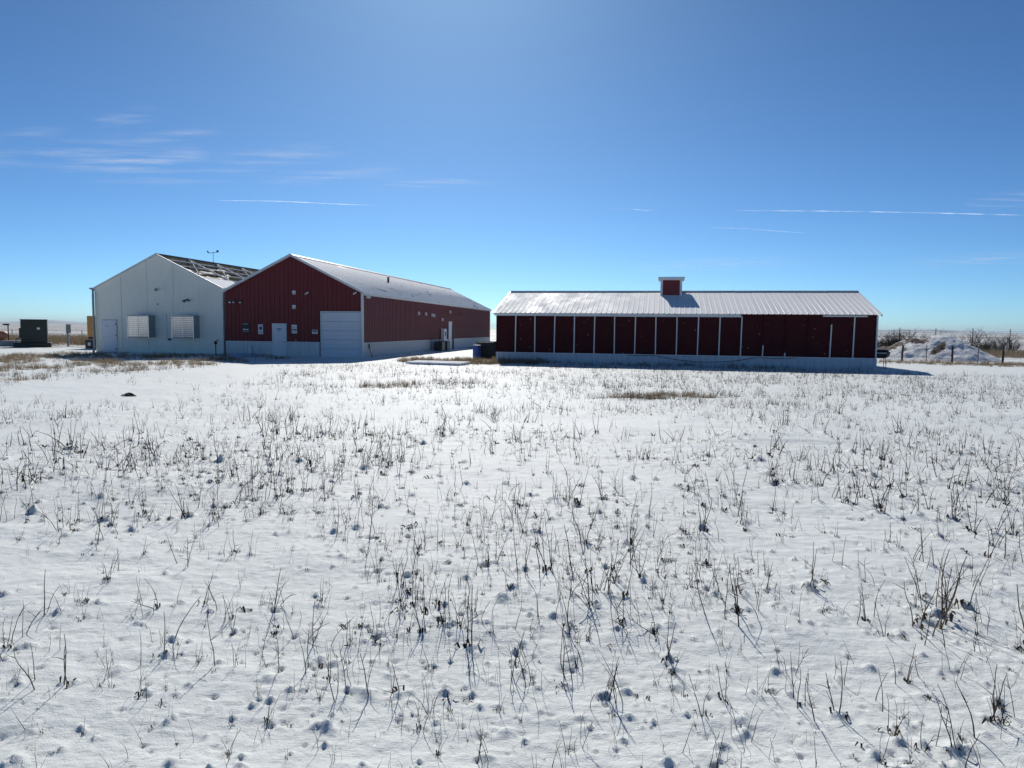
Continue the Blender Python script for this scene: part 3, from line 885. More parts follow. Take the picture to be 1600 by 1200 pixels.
# ------------------------------------------------------------------ greenhouse barn on the left
def white_barn():
    b = empty('greenhouse', (*red_xy(-10.16, 0.0), GZ), -YAW)
    tag(b, 'pale grey gabled greenhouse with two louvred fans and a bare roof frame', 'greenhouse')
    Wd, EV, PK, LN = 10.04, 4.62, 6.98, 39.0
    sl = (PK - EV) / (Wd / 2)
    c = -Wd / 2
    top = lambda u: EV + sl * (Wd / 2 - abs(u - c)) - 0.05
    # front boards between the battens
    cuts = [-Wd, -7.92, -5.86, -3.80, -1.78, 0.0]
    for i in range(5):
        u0, u1 = cuts[i] + 0.012, cuts[i + 1] - 0.012
        poly = [(u0, -0.15), (u1, -0.15), (u1, top(u1))]
        if u0 < c < u1: poly.append((c, top(c)))
        poly.append((u0, top(u0)))
        MB().prism(poly, 0.0 + 0.003 * (i % 2), 0.06).build('wall_panel', 'grey_wall', b)
    MB().prism([(-Wd + 0.03, -0.15), (-0.03, -0.15), (-0.03, EV - 0.08), (c, PK - 0.12), (-Wd + 0.03, EV - 0.08)], 0.061, 0.12).build('backing_wall', 'fan_grey', b)
    for u in cuts[1:-1]:
        MB().box(u - 0.035, u + 0.035, -0.022, -0.003, -0.1, top(u) - 0.06).build('batten', 'grey_wall', b)
    MB().box(-Wd, -0.0, -0.03, -0.004, -0.1, 0.10).build('base_trim', 'galv', b)
    # side and rear walls
    MB().box(-Wd, -Wd + 0.06, 0.13, LN, -0.15, EV - 0.06).build('side_wall', 'grey_wall', b)
    MB().box(-0.08, -0.02, 0.13, LN, -0.15, EV - 0.06).build('side_wall', 'grey_wall', b)
    MB().prism([(-Wd, -0.15), (0, -0.15), (0, EV - 0.06), (c, PK - 0.1), (-Wd, EV - 0.06)], LN, LN + 0.06).build('rear_wall', 'grey_wall', b)
    for s, nm in ((-1, 0), (1, 1)):
        MB().bar((c, -0.06, PK + 0.0), (c + s * (Wd / 2 + 0.06), -0.06, EV - sl * 0.06), 0.10, 0.10).build('rake_trim', 'white_trim', b)
    # downspout and gutter at the far left corner
    MB().tube([(-Wd - 0.06, -0.05, EV - 0.1), (-Wd + 0.02, -0.16, EV - 0.5), (-Wd + 0.02, -0.16, 0.3), (-Wd + 0.03, -0.3, 0.12)], 0.075, 8).build('downspout', 'fan_grey', b)
    MB().prism([(-Wd - 0.24, EV - 0.05), (-Wd - 0.02, EV - 0.12), (-Wd - 0.02, EV + 0.03), (-Wd - 0.24, EV + 0.04)], -0.2, LN).build('gutter', 'fan_grey', b)
    # roof: covered slope on the left, bare frame on the right
    bay = LN / 11
    for i in range(11):
        y0, y1 = i * bay + 0.03, (i + 1) * bay - 0.03
        for k in range(3):
            a0, a1 = k / 3, (k + 1) / 3 - 0.005
            x0, x1 = -Wd + a0 * Wd / 2, -Wd + a1 * Wd / 2
            z0, z1 = EV + a0 * (PK - EV) + 0.03, EV + a1 * (PK - EV) + 0.03
            MB().add([(x0, y0, z0), (x1, y0, z1), (x1, y1, z1), (x0, y1, z0), (x0, y0, z0 + 0.02), (x1, y0, z1 + 0.02), (x1, y1, z1 + 0.02), (x0, y1, z0 + 0.02)],
                     [(0, 3, 2, 1), (4, 5, 6, 7), (0, 1, 5, 4), (1, 2, 6, 5), (2, 3, 7, 6), (3, 0, 4, 7)]).build('roof_sheet', 'sheet', b)
        # snow-covered lowest strip of the right slope, ragged length
        a1 = 0.20 + 0.10 * rnd.random() if i else 0.30
        x1, z1 = -a1 * Wd / 2, EV + a1 * (PK - EV)
        MB().add([(-0.0, y0, EV), (x1, y0, z1), (x1, y1, z1), (0.0, y1, EV), (-0.0, y0, EV + 0.05), (x1, y0, z1 + 0.05), (x1, y1, z1 + 0.05), (0.0, y1, EV + 0.05)],
                 [(0, 1, 2, 3), (4, 7, 6, 5), (0, 4, 5, 1), (1, 5, 6, 2), (2, 6, 7, 3), (3, 7, 4, 0)]).build('eave_sheet', 'roof_snow', b)
    # torn remains of the cover on the right slope
    for i, (a0, a1, f0, f1) in enumerate([(0.33, 0.46, 0.1, 0.9), (0.5, 0.62, 0.0, 0.55), (0.36, 0.47, 0.2, 0.8), (0.68, 0.8, 0.3, 1.0), (0.34, 0.55, 0.0, 0.6), (0.36, 0.5, 0.1, 0.9), (0.7, 0.9, 0.0, 0.5), (0.34, 0.46, 0.0, 1.0)] + [(0.52, 0.64, 0.1, 0.95), (0.70, 0.82, 0.0, 0.8), (0.50, 0.64, 0.3, 1.0), (0.34, 0.46, 0.2, 0.9), (0.70, 0.82, 0.1, 0.6), (0.52, 0.63, 0.0, 0.9), (0.33, 0.46, 0.1, 0.9), (0.52, 0.64, 0.0, 0.7)]):
        i = i % 8
        y0, y1 = (i + f0) * bay, (i + f1) * bay
        vs = []
        n = 6
        for k in range(n + 1):
            yy = y0 + (y1 - y0) * k / n
            sag = -0.06 - 0.14 * math.sin(math.pi * k / n) * rnd.random()
            for a in (a0 + 0.04 * rnd.random(), a1 - 0.05 * rnd.random()):
                vs.append((-a * Wd / 2, yy, EV + a * (PK - EV) + sag))
        MB().add(vs, [(2 * k, 2 * k + 1, 2 * k + 3, 2 * k + 2) for k in range(n)]).build('torn_sheet', 'sheet', b)
    for a in (0.30, 0.48, 0.66, 0.84):
        MB().bar((-a * Wd / 2, 0.0, EV + a * (PK - EV) + 0.03), (-a * Wd / 2, LN, EV + a * (PK - EV) + 0.03), 0.07, 0.06).build('purlin', 'frame_snow', b)
    MB().bar((c, -0.05, PK + 0.02), (c, LN, PK + 0.02), 0.16, 0.09).build('ridge_beam', 'dark_metal', b)
    for i in range(12):
        y = i * bay + (0.15 if i == 0 else 0)
        MB().bar((0, y, EV - 0.02), (c, y, PK - 0.04), 0.09, 0.09).build('rafter', 'frame_snow', b)
        MB().bar((-Wd, y, EV - 0.02), (c, y, PK - 0.04), 0.07, 0.07).build('rafter', 'fan_grey', b)
        if i % 2 == 1 or True:
            k = MB().bar((-0.1, y, EV - 0.08), (-Wd + 0.1, y, EV - 0.08), 0.08)
            k.bar((c, y, PK - 0.1), (c, y, EV - 0.08), 0.05)
            for s in (-1, 1):
                k.bar((c, y, EV), (c + s * Wd / 4, y, (EV + PK) / 2 - 0.05), 0.05)
                k.bar((c, y, PK - 0.6), (c + s * Wd / 7, y, PK - 0.75), 0.05)
                k.bar((c + s * Wd / 4, y, (EV + PK) / 2 - 0.05), (c + s * Wd * 0.36, y, EV - 0.05), 0.05)
            k.build('truss', 'dark_metal', b)
        if i < 11:
            z = lambda a: EV + a * (PK - EV) - 0.02
            MB().bar((-0.34 * Wd / 2, y, z(0.34)), (-0.98 * Wd / 2, y + bay, z(0.98)), 0.05).build('brace', 'frame_snow', b)
    # white door with hinges
    d = MB().box(-9.42, -8.32, -0.05, -0.005, 0.12, 2.36).build('door', 'door_white', b, bevel=0.006)
    MB().box(-9.48, -9.425, -0.04, -0.005, 0.12, 2.42).box(-8.315, -8.26, -0.04, -0.005, 0.12, 2.42).box(-9.425, -8.315, -0.04, -0.005, 2.365, 2.42).build('frame', 'galv', d)
    for z in (0.35, 1.3, 2.1):
        MB().box(-8.40, -8.33, -0.062, -0.051, z - 0.06, z + 0.06).build('hinge', 'dark_metal', d)
    MB().box(-9.22, -8.92, -0.056, -0.051, 1.95, 1.975).build('door_closer', 'dark_metal', d)
    MB().tube([(-9.32, -0.05, 1.22), (-9.32, -0.11, 1.22), (-9.22, -0.11, 1.22)], 0.014, 6).build('handle', 'dark_metal', d)
    # louvred exhaust fans
    for u0 in (-6.86, -3.42):
        u1, z0, z1, y0 = u0 + 1.62, 1.20, 2.70, -0.72
        f = MB().box(u1 - 0.035, u1, y0, -0.025, z0, z1).box(u0, u0 + 0.035, y0, -0.025, z0, z1).box(u0 + 0.035, u1 - 0.035, y0, -0.025, z0, z0 + 0.035).box(u0 + 0.035, u1 - 0.035, y0, -0.025, z1 - 0.035, z1).build('exhaust_fan', 'fan_grey', b)
        MB().box(u0 + 0.04, u1 - 0.04, -0.45, -0.42, z0 + 0.04, z1 - 0.04).build('back_plate', 'gap_dark', f)
        MB().box(u0 - 0.03, u0 + 0.02, y0 - 0.03, y0 - 0.002, z0 - 0.02, z1 + 0.0).box(u1 - 0.02, u1 + 0.03, y0 - 0.03, y0 - 0.002, z0 - 0.02, z1).box((u0 + u1) / 2 - 0.02, (u0 + u1) / 2 + 0.02, y0 - 0.03, y0 - 0.002, z0 + 0.03, z1 - 0.03).build('louvre_frame', 'louvre', f)
        MB().prism([(u0 - 0.03, z1 + 0.002), (u1 + 0.03, z1 + 0.002), (u1 + 0.03, z1 + 0.03), ((u0 + u1) / 2, z1 + 0.10), (u0 - 0.03, z1 + 0.03)], y0 - 0.03, -0.03).build('hood', 'galv', f)
        slat = None
        for half in (0, 1):
            a0 = u0 + 0.025 + half * 0.79; a1 = a0 + 0.765
            for k in range(11):
                zz = z0 + 0.05 + k * 0.129
                if slat is None:
                    slat = MB().add([(0, 0.004, 0), (0.765, 0.004, 0), (0.765, -0.012, 0.112), (0, -0.012, 0.112), (0, 0.012, 0), (0.765, 0.012, 0), (0.765, -0.004, 0.112), (0, -0.004, 0.112)],
                                    [(0, 1, 2, 3), (5, 4, 7, 6), (0, 4, 5, 1), (3, 2, 6, 7), (0, 3, 7, 4), (1, 5, 6, 2)]).mesh('slat', 'louvre')
                inst('slat', slat, f, (a0, y0 - 0.005, zz))
    # small fittings
    o = MB().tube([(-2.92, -0.02, 3.70), (-2.92, -0.16, 3.74), (-2.55, -0.2, 3.84), (-2.42, -0.2, 3.76)], 0.06, 8).build('vent_elbow', 'dark_metal', b)
    o = MB().tube([(-4.95, -0.02, 4.55), (-4.95, -0.22, 4.58)], 0.035, 6).build('gable_light', 'galv', b)
    MB().tube([(-4.95, -0.22, 4.62), (-4.95, -0.24, 4.44)], [0.05, 0.11], 10).build('lamp_shade', 'fan_grey', o)
    MB().box(-5.02, -4.95, -0.07, -0.03, 3.48, 3.56).build('socket_box', 'dark_metal', b)
    MB().box(-4.24, -4.02, -0.12, -0.025, 1.0, 1.14).build('outlet_box', 'dark_metal', b)
    MB().box(-4.36, -4.33, -0.035, -0.023, 1.15, 2.9).build('conduit', 'galv', b)
    return b
white_barn()

# weather mast on the ridge of the greenhouse
x, y = red_xy(-15.1, 6.6)
wm = empty('weather_mast', (x, y, GZ + 7.0))
tag(wm, 'small weather mast with crossarm on the greenhouse ridge', 'weather mast')
MB().tube([(0, 0, 0), (0, 0, 0.85)], 0.017, 6).build('pole', 'dark_metal', wm)
MB().tube([(-0.38, 0, 0.75), (0.36, 0, 0.82)], 0.02, 6).build('crossarm', 'dark_metal', wm)
MB().box(0.28, 0.42, -0.05, 0.05, 0.83, 0.98).build('anemometer', 'dark_metal', wm)
MB().prism([(-0.46, 0.78), (-0.30, 0.78), (-0.36, 0.86), (-0.50, 1.0)], -0.01, 0.01).build('wind_vane', 'dark_metal', wm)

# ------------------------------------------------------------------ low red shed on the right
def shed():
    b = empty('shed', (*O_SHED, GZ), -YAW_S)
    tag(b, 'low dark red shed with white posts, white skirt and snowy roof', 'shed')
    L, D, EV, PK = 21.55, 10.0, 3.06, 4.55
    sl = (PK - EV) / (D / 2)
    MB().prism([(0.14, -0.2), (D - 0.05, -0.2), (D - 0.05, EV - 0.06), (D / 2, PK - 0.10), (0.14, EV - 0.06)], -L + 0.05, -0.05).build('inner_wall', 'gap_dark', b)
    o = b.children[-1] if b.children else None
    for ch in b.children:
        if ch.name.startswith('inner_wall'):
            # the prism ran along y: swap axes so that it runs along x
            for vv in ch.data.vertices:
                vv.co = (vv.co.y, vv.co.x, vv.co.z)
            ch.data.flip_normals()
    bay = L / 18
    px = [-L + bay * (i + 1) for i in range(17)]
    # curtain panels, each with its own slight bulge and set-back
    for i in range(18):
        u0, u1 = -L + bay * i + 0.02, -L + bay * (i + 1) - 0.02
        n = 7
        vs = []
        bul = rnd.uniform(-0.018, 0.022)
        for k in range(n + 1):
            q = k / n
            for z, zz in ((0.60, 0.0), (1.4, 0.7), (2.2, 1.0), (EV - 0.02, 0.2)):
                vs.append((u0 + (u1 - u0) * q, 0.085 - bul * math.sin(math.pi * q) * zz - 0.004 * rnd.random(), z))
        fs = [(k * 4 + j, k * 4 + 4 + j, k * 4 + 5 + j, k * 4 + 1 + j) for k in range(n) for j in range(3)]
        MB().add(vs, fs).build('wall_panel', 'red_curtain', b, smooth=True)
    # posts: most are full height, a few broken short or painted red
    for i, u in enumerate(px):
        lean = rnd.uniform(-0.02, 0.02)
        z1, m_ = EV - 0.16, 'white_trim'
        if i == 12: z1 = 1.28
        if i == 13: z1 = 0.86
        if i == 15: z1 = 2.48
        if i == 14: z1 = 0
        if i > 10: lean += 0.03
        if z1:
            w = 0.032
            MB().bar((u - lean * 0.3, 0.03, 0.62), (u + lean, 0.03, z1), 0.06, 0.07, up=(0, 1, 0)).build('post', m_, b)
        if z1 < 2.6:
            MB().bar((u, 0.055, max(z1, 0.62) + 0.01), (u + lean, 0.055, EV - 0.05), 0.06, 0.05, up=(0, 1, 0)).build('post', 'red_curtain', b)
    MB().box(-0.05, 0.02, -0.03, 0.10, 0.60, EV - 0.05).build('corner_trim', 'white_trim', b)
    MB().box(-L - 0.0, -L + 0.02, 0.0, 0.10, 0.60, EV - 0.08).build('corner_trim', 'red_curtain', b)
    # skirt sheets
    n = 24; w = L / n
    sk = rib_wall(0, w, -0.2, 0.60).mesh('skirt_sheet', 'skirt')
    for i in range(n):
        inst('skirt_sheet', sk, b, (-L + i * w, -0.05, 0), R(rnd.uniform(-0.3, 0.3)))
    MB().box(-L, 0.0, -0.085, 0.02, 0.60, 0.645).build('skirt_cap', 'white_trim', b)
    MB().box(-0.02, 0.03, -0.07, 0.2, -0.2, 0.598).build('skirt_end', 'white_trim', b)
    # eave board: white on the left two thirds, bare beyond
    for u0, u1 in ((-L - 0.1, -18.0), (-17.98, -14.4), (-14.38, -10.8), (-10.78, -7.22)):
        dz = rnd.uniform(-0.012, 0.012)
        MB().box(u0, u1, -0.10, -0.055, EV - 0.21 + dz, EV - 0.035).build('fascia_board', 'white_trim', b)
    MB().box(-2.85, -0.55, -0.06, -0.02, EV - 0.15, EV - 0.07).build('fascia_board', 'white_trim', b)
    MB().box(-7.2, 0.0, 0.02, 0.06, EV - 0.17, EV - 0.04).build('eave_plate', 'red_curtain', b)
    # side and rear walls
    MB().box(-L, -L + 0.04, 0.11, D, -0.2, EV - 0.05).build('end_wall', 'red_curtain', b)
    MB().box(-0.04, 0.0, 0.21, D, -0.2, EV - 0.05).build('end_wall', 'red_curtain', b)
    MB().box(-L, 0.0, D, D + 0.04, -0.2, EV - 0.05).build('rear_wall', 'red_curtain', b)
    for x0, x1 in ((-L, -L + 0.04), (-0.04, 0.0)):
        g_ = MB().add([(x0, 0.15, EV - 0.049), (x0, D - 0.05, EV - 0.049), (x0, D / 2, PK - 0.08), (x1, 0.15, EV - 0.049), (x1, D - 0.05, EV - 0.049), (x1, D / 2, PK - 0.08)],
                      [(0, 1, 2), (5, 4, 3), (0, 3, 4, 1), (1, 4, 5, 2), (2, 5, 3, 0)])
        g_.build('gable_panel', 'red_curtain', b)
    # roof sheets
    n = 24; w = (L + 0.3) / n
    run = D / 2 + 0.22; rise = sl * run
    sh = roof_sheet(w, run, rise, 0.011).mesh('roof_sheet', 'roof_shed')
    for i in range(n):
        # the sheet climbs along local +x: turn it so that it climbs along +y
        dz = rnd.uniform(-0.003, 0.003)
        inst('roof_sheet', sh, b, (-L - 0.15 + (i + 1) * w, -0.22, EV - sl * 0.22 + 0.03 + dz), R(90))
        inst('roof_sheet', sh, b, (-L - 0.15 + i * w, D + 0.22, EV - sl * 0.22 + 0.03), R(-90))
    MB().bar((-L - 0.16, D / 2, PK + 0.055), (0.16, D / 2, PK + 0.055), 0.34, 0.035).build('ridge_cap', 'galv', b)
    for u in (-L - 0.15, 0.15):
        MB().bar((u, -0.22, EV - sl * 0.22), (u, D / 2, PK), 0.04, 0.11).build('rake_trim', 'white_trim' if u > 0 else 'galv', b)
    # cupola straddling the ridge
    cu, w = -11.10, 0.60
    v0, v1 = 4.05, 5.35
    zb, zt = 4.10, 5.24
    cp = MB().box(cu - w, cu + w, v0, v1, zb, zt).build('cupola', 'red_front', b)
    for sx in (-1, 1):
        MB().box(cu + sx * w - 0.07, cu + sx * w + 0.07, v0 - 0.03, v0 + 0.10, zb, zt).build('corner_post', 'white_trim', cp)
        MB().box(cu + sx * w - 0.07, cu + sx * w + 0.07, v1 - 0.10, v1 + 0.03, zb, zt).build('corner_post', 'white_trim', cp)
    for k in range(5):
        MB().box(cu - w - 0.02, cu - w - 0.002, v0 + 0.12, v1 - 0.12, 4.52 + k * 0.135, 4.61 + k * 0.135).build('louvre', 'white_trim', cp)
    MB().box(cu - w - 0.20, cu + w + 0.20, v0 - 0.18, v1 + 0.18, zt, zt + 0.15).build('fascia', 'white_trim', cp)
    MB().add([(cu - w - 0.24, v0 - 0.22, zt + 0.152), (cu + w + 0.24, v0 - 0.22, zt + 0.152), (cu + w + 0.24, v1 + 0.22, zt + 0.152), (cu - w - 0.24, v1 + 0.22, zt + 0.152),
              (cu - w - 0.2, v0 - 0.18, zt + 0.20), (cu + w + 0.2, v0 - 0.18, zt + 0.20), (cu + w + 0.2, v1 + 0.18, zt + 0.20), (cu - w - 0.2, v1 + 0.18, zt + 0.20)],
             [(0, 3, 2, 1), (4, 5, 6, 7), (0, 1, 5, 4), (1, 2, 6, 5), (2, 3, 7, 6), (3, 0, 4, 7)]).build('roof', 'roof_shed', cp)
    # loose lines drooping over the skirt
    for a, e, sag in ((-12.0, -6.2, 0.34), (-6.2, -4.2, 0.06), (-13.6, -12.0, 0.03)):
        pts = []
        for k in range(13):
            q = k / 12
            pts.append((a + (e - a) * q, -0.12 - 0.02 * math.sin(3 * q), 0.60 - sag * 4 * q * (1 - q)))
        MB().tube(pts, 0.016, 6).build('loose_line', 'rubber', b)
    return b
shed()

# ------------------------------------------------------------------ things around the buildings
def ground_at(x, y): return gz(x, y)

# green transformer cabinet far left
t_ = empty('transformer', (-42.7, 63.6, -0.32), R(31))
tag(t_, 'dark green transformer cabinet on a wide base at the far left', 'transformer')
MB().box(-1.55, 1.25, -1.0, 1.1, 0.0, 0.42).build('base', 'green', t_, bevel=0.05)
MB().box(-0.98, 0.98, -0.8, 0.6, 0.42, 2.42).build('cabinet', 'green', t_, bevel=0.03)
MB().box(-1.02, 1.02, -0.85, 0.65, 2.42, 2.48).build('lid', 'green', t_, bevel=0.02)
MB().box(-0.43, -0.40, -0.82, -0.801, 0.5, 2.36).build('door_seam', 'black', t_)
MB().box(0.22, 0.44, -0.815, -0.801, 1.58, 1.76).build('warning_plate', 'paper', t_)
MB().box(-1.12, -0.981, -0.5, 0.4, 0.9, 1.7).build('radiator', 'green', t_)
MB().tube([(-1.35, -0.6, 0.42), (-1.35, -0.6, 0.75), (-1.0, -0.6, 0.85)], 0.06, 8).build('conduit', 'galv', t_)

mp_ = empty('meter_post', (-41.2, 66.0, -0.3), R(10))
tag(mp_, 'grey wooden post carrying a small meter box beside the transformer', 'meter post')
MB().box(-0.10, 0.06, -0.06, 0.06, -0.2, 2.0).build('post', 'galv', mp_)
k = MB().box(-0.12, 0.28, -0.16, -0.061, 1.25, 2.05).build('meter_box', 'fan_grey', mp_, bevel=0.02)
MB().tube([(0.1, -0.161, 1.5), (0.1, -0.22, 1.5)], 0.09, 12).build('meter_dial', 'galv', k)

# yellow generator behind the greenhouse corner
g_ = empty('generator', (-35.75, 61.6, -0.3), R(-10))
tag(g_, 'yellow generator enclosure half hidden behind the greenhouse', 'generator')
MB().box(-0.75, 2.4, -0.8, 1.0, 0.0, 0.75).build('fuel_tank', 'green', g_, bevel=0.03)
MB().box(-0.45, -0.2, -0.83, -0.801, 0.25, 0.5).build('label_plate', 'paper', g_)
MB().box(-0.5, 2.3, -0.7, 0.9, 0.80, 1.0).build('skid', 'black', g_)
MB().box(-0.55, 2.3, -0.75, 0.95, 1.0, 2.78).build('enclosure', 'yellow', g_, bevel=0.03)
MB().tube([(0.4, 0.1, 2.78), (0.4, 0.1, 3.05), (0.2, 0.1, 3.12)], 0.05, 8).build('exhaust', 'galv', g_)

# tank on a stand at the far left edge
k_ = empty('propane_tank', (-47.5, 66.0, -0.3), R(12))
tag(k_, 'pale orange tank with a dark valve post at the left edge of the field', 'tank')
pts = [(-1.6, 0, 0.95), (-1.5, 0, 0.95), (-1.2, 0, 0.95), (0.3, 0, 0.95), (0.55, 0, 0.95), (0.66, 0, 0.95)]
MB().tube(pts, [0.05, 0.3, 0.42, 0.42, 0.3, 0.05], 16).build('tank_body', 'orange', k_, smooth=True)
for xx in (-1.0, 0.2):
    MB().box(xx - 0.1, xx + 0.1, -0.35, 0.35, 0, 0.56).build('leg', 'black', k_)
MB().tube([(0.75, -0.2, 0), (0.75, -0.2, 2.0)], 0.05, 8).box(0.35, 0.85, -0.25, -0.15, 1.9, 2.05).build('valve_post', 'black', k_)

# white low slab near the far left (snow-capped concrete pad)
o = MB().box(-3.6, 0.0, -0.6, 0.6, -0.1, 0.5).build('concrete_pad', 'concrete', None, bevel=0.03)
o.location = (-44.6, 65.6, -0.3); o.rotation_euler = (0, 0, R(8))
tag(o, 'low grey concrete pad left of the green transformer', 'concrete pad')

# water hydrant between the barns
x, y = red_xy(-10.42, -0.55)
h_ = empty('yard_hydrant', (x, y, -0.3), -YAW)
tag(h_, 'thin black yard hydrant at the joint between the two barns', 'hydrant')
MB().tube([(0, 0, 0), (0, 0, 0.85)], 0.035, 8).build('standpipe', 'black', h_)
MB().box(-0.08, 0.09, -0.08, 0.06, 0.80, 1.0).build('head', 'black', h_, bevel=0.02)
MB().bar((-0.02, 0, 1.0), (0.22, 0.02, 1.12), 0.04).build('handle', 'black', h_)

# bluish cover of a buried vault in front of the red wainscot
x, y = red_xy(-8.0, -1.0)
o = MB().box(-0.75, 0.75, -0.45, 0.45, -0.1, 0.22).build('vault_cover', 'blue', None, bevel=0.02)
o.data.materials[0] = painted('pale_blue_cover', (0.36, 0.46, 0.62), 0.5, 0.1)
o.location = (x, y, -0.3); o.rotation_euler = (0, 0, -YAW)
tag(o, 'pale blue low vault cover in front of the red wall', 'vault cover')

# condenser units along the side wall
for i, (v_, lab) in enumerate(((15.6, 'dark condenser unit by the barn wall, left of the pair'), (17.3, 'dark condenser unit by the barn wall, next to the white electrical panel'))):
    x, y = red_xy(0.75, v_)
    c_ = empty('condenser', (x, y, -0.3), -YAW)
    tag(c_, lab, 'condenser', 'condenser units on the barn side')
    MB().box(-0.42, 0.42, -0.55, 0.55, 0.0, 0.08).build('pad', 'concrete', c_)
    MB().box(-0.38, 0.38, -0.5, 0.5, 0.08, 0.88).build('case', 'dark_metal', c_, bevel=0.02)
    gr = MB().tube([(0, 0, 0.881), (0, 0, 0.91)], 0.3, 14).build('fan_grille', 'black', c_)
    MB().tube([(-0.39, 0.2, 0.3), (-0.55, 0.2, 0.3), (-0.55, 0.2, 1.1)], 0.03, 6).build('pipe', 'black', c_)
    for k in range(6):
        MB().box(-0.36, 0.36, -0.515, -0.501, 0.16 + k * 0.11, 0.20 + k * 0.11).build('slat', 'black', c_)

# blue drum and dark ribbed tank between barn and shed
d_ = empty('blue_drum', (-2.38, 47.9, -0.3))
tag(d_, 'blue plastic drum beside the dark tank', 'drum')
pts = [(0, 0, z) for z in (0.0, 0.03, 0.30, 0.33, 0.36, 0.58, 0.61, 0.64, 0.86, 0.90)]
MB().tube(pts, [0.26, 0.29, 0.29, 0.305, 0.29, 0.29, 0.305, 0.29, 0.29, 0.26], 18).build('body', 'blue', d_)
MB().tube([(0, 0, 0.901), (0, 0, 0.95)], [0.28, 0.26], 18).build('snow_cap', 'paper', d_)
t2 = empty('tote_tank', (-1.75, 49.0, -0.3), R(-14))
tag(t2, 'dark ribbed water tank behind the blue drum', 'tank')
MB().box(-0.55, 0.62, -0.5, 0.6, 0.12, 1.14).build('tank', 'green', t2, bevel=0.06)
k = MB()
for i in range(8):
    xx = -0.58 + i * 0.175
    k = MB().box(xx - 0.02, xx + 0.02, -0.54, -0.51, 0.1, 1.18)
    k.build('cage_bar', 'dark_metal', t2)
for z in (0.2, 0.65, 1.15):
    MB().box(-0.60, 0.68, -0.565, -0.542, z - 0.02, z + 0.02).build('cage_rail', 'dark_metal', t2)
MB().box(-0.6, 0.68, -0.55, 0.65, 0.0, 0.10).build('pallet', 'wood', t2)
MB().box(0.25, 0.62, -0.3, 0.5, 1.15, 1.20).build('lid', 'paper', t2)

# pale stacked crates behind the shed's left end
x, y = shed_xy(-22.35, 6.5)
for i in range(3):
    o = MB().box(-0.45, 0.45, -0.5, 0.5, 0, 0.76)
    for k in range(4):
        o.box(-0.47, 0.47, -0.52, -0.501, 0.08 + k * 0.18, 0.17 + k * 0.18)
    o = o.build('crate', 'white_metal', None)
    o.location = (x + 0.03 * i, y, -0.3 + i * 0.78); o.rotation_euler = (0, 0, -YAW_S + 0.04 * i)
    tag(o, ['white slatted crate behind the shed, bottom of its stack', 'white slatted crate behind the shed, middle of its stack', 'white slatted crate behind the shed, topmost of its stack'][i], 'crate', 'crates stacked behind the shed')

# snow-covered board lying in the grass
o = MB().box(-1.7, 1.7, -0.75, 0.75, 0.0, 0.10).build('snowy_board', 'roof_snow', None, bevel=0.03)
o.location = (-4.25, 40.6, float(gz(-4.25, 40.6)) + 0.05); o.rotation_euler = (R(2), 0, R(-20))
tag(o, 'snow covered board lying flat in dry grass between the barns', 'board')

# dark barrel smoker on legs at the right end of the shed
x, y = 20.95, 40.35
s_ = empty('barrel_smoker', (x, y, -0.3), R(-8))
tag(s_, 'black barrel smoker on thin legs at the right end of the shed', 'smoker')
MB().tube([(-0.62, 0, 0.86), (0.22, 0, 0.86), (0.30, 0, 0.86), (0.42, 0, 0.84)], [0.25, 0.25, 0.22, 0.12], 16).build('barrel', 'black', s_, smooth=False)
MB().box(-0.5, 0.2, -0.29, -0.262, 0.9, 0.93).build('handle', 'galv', s_)
for xx in (-0.5, 0.18):
    for yy in (-0.2, 0.2):
        MB().tube([(xx, yy * 0.6, 0.7), (xx + 0.03, yy, 0.0)], 0.016, 6).build('leg', 'tpost', s_)

# rock or clod in the snow on the track
def clod(x, y, r, h, label):
    n = 14; rows = 5
    vs, fs = [], []
    for i in range(rows):
        q = i / (rows - 1)
        for j in range(n):
            a = 2 * math.pi * j / n
            rr = r * math.cos(q * 1.45) * (0.75 + 0.5 * rnd.random())
            vs.append((rr * math.cos(a) * 1.6, rr * math.sin(a), h * math.sin(q * 1.5) * (0.8 + 0.4 * rnd.random()) - 0.02))
    for i in range(rows - 1):
        for j in range(n):
            fs.append((i * n + j, i * n + (j + 1) % n, (i + 1) * n + (j + 1) % n, (i + 1) * n + j))
    fs.append(tuple((rows - 1) * n + j for j in range(n)))
    o = MB().add(vs, fs).build('dirt_clod', 'heap', None)
    o.data.attributes.new('dirt', 'FLOAT', 'POINT').data.foreach_set('value', [0.24] * len(vs))
    o.location = (x, y, float(gz(x, y)))
    tag(o, label, 'clod')
clod(-10.62, 19.6, 0.13, 0.11, 'dark clod of earth lying on the smooth snowy track')

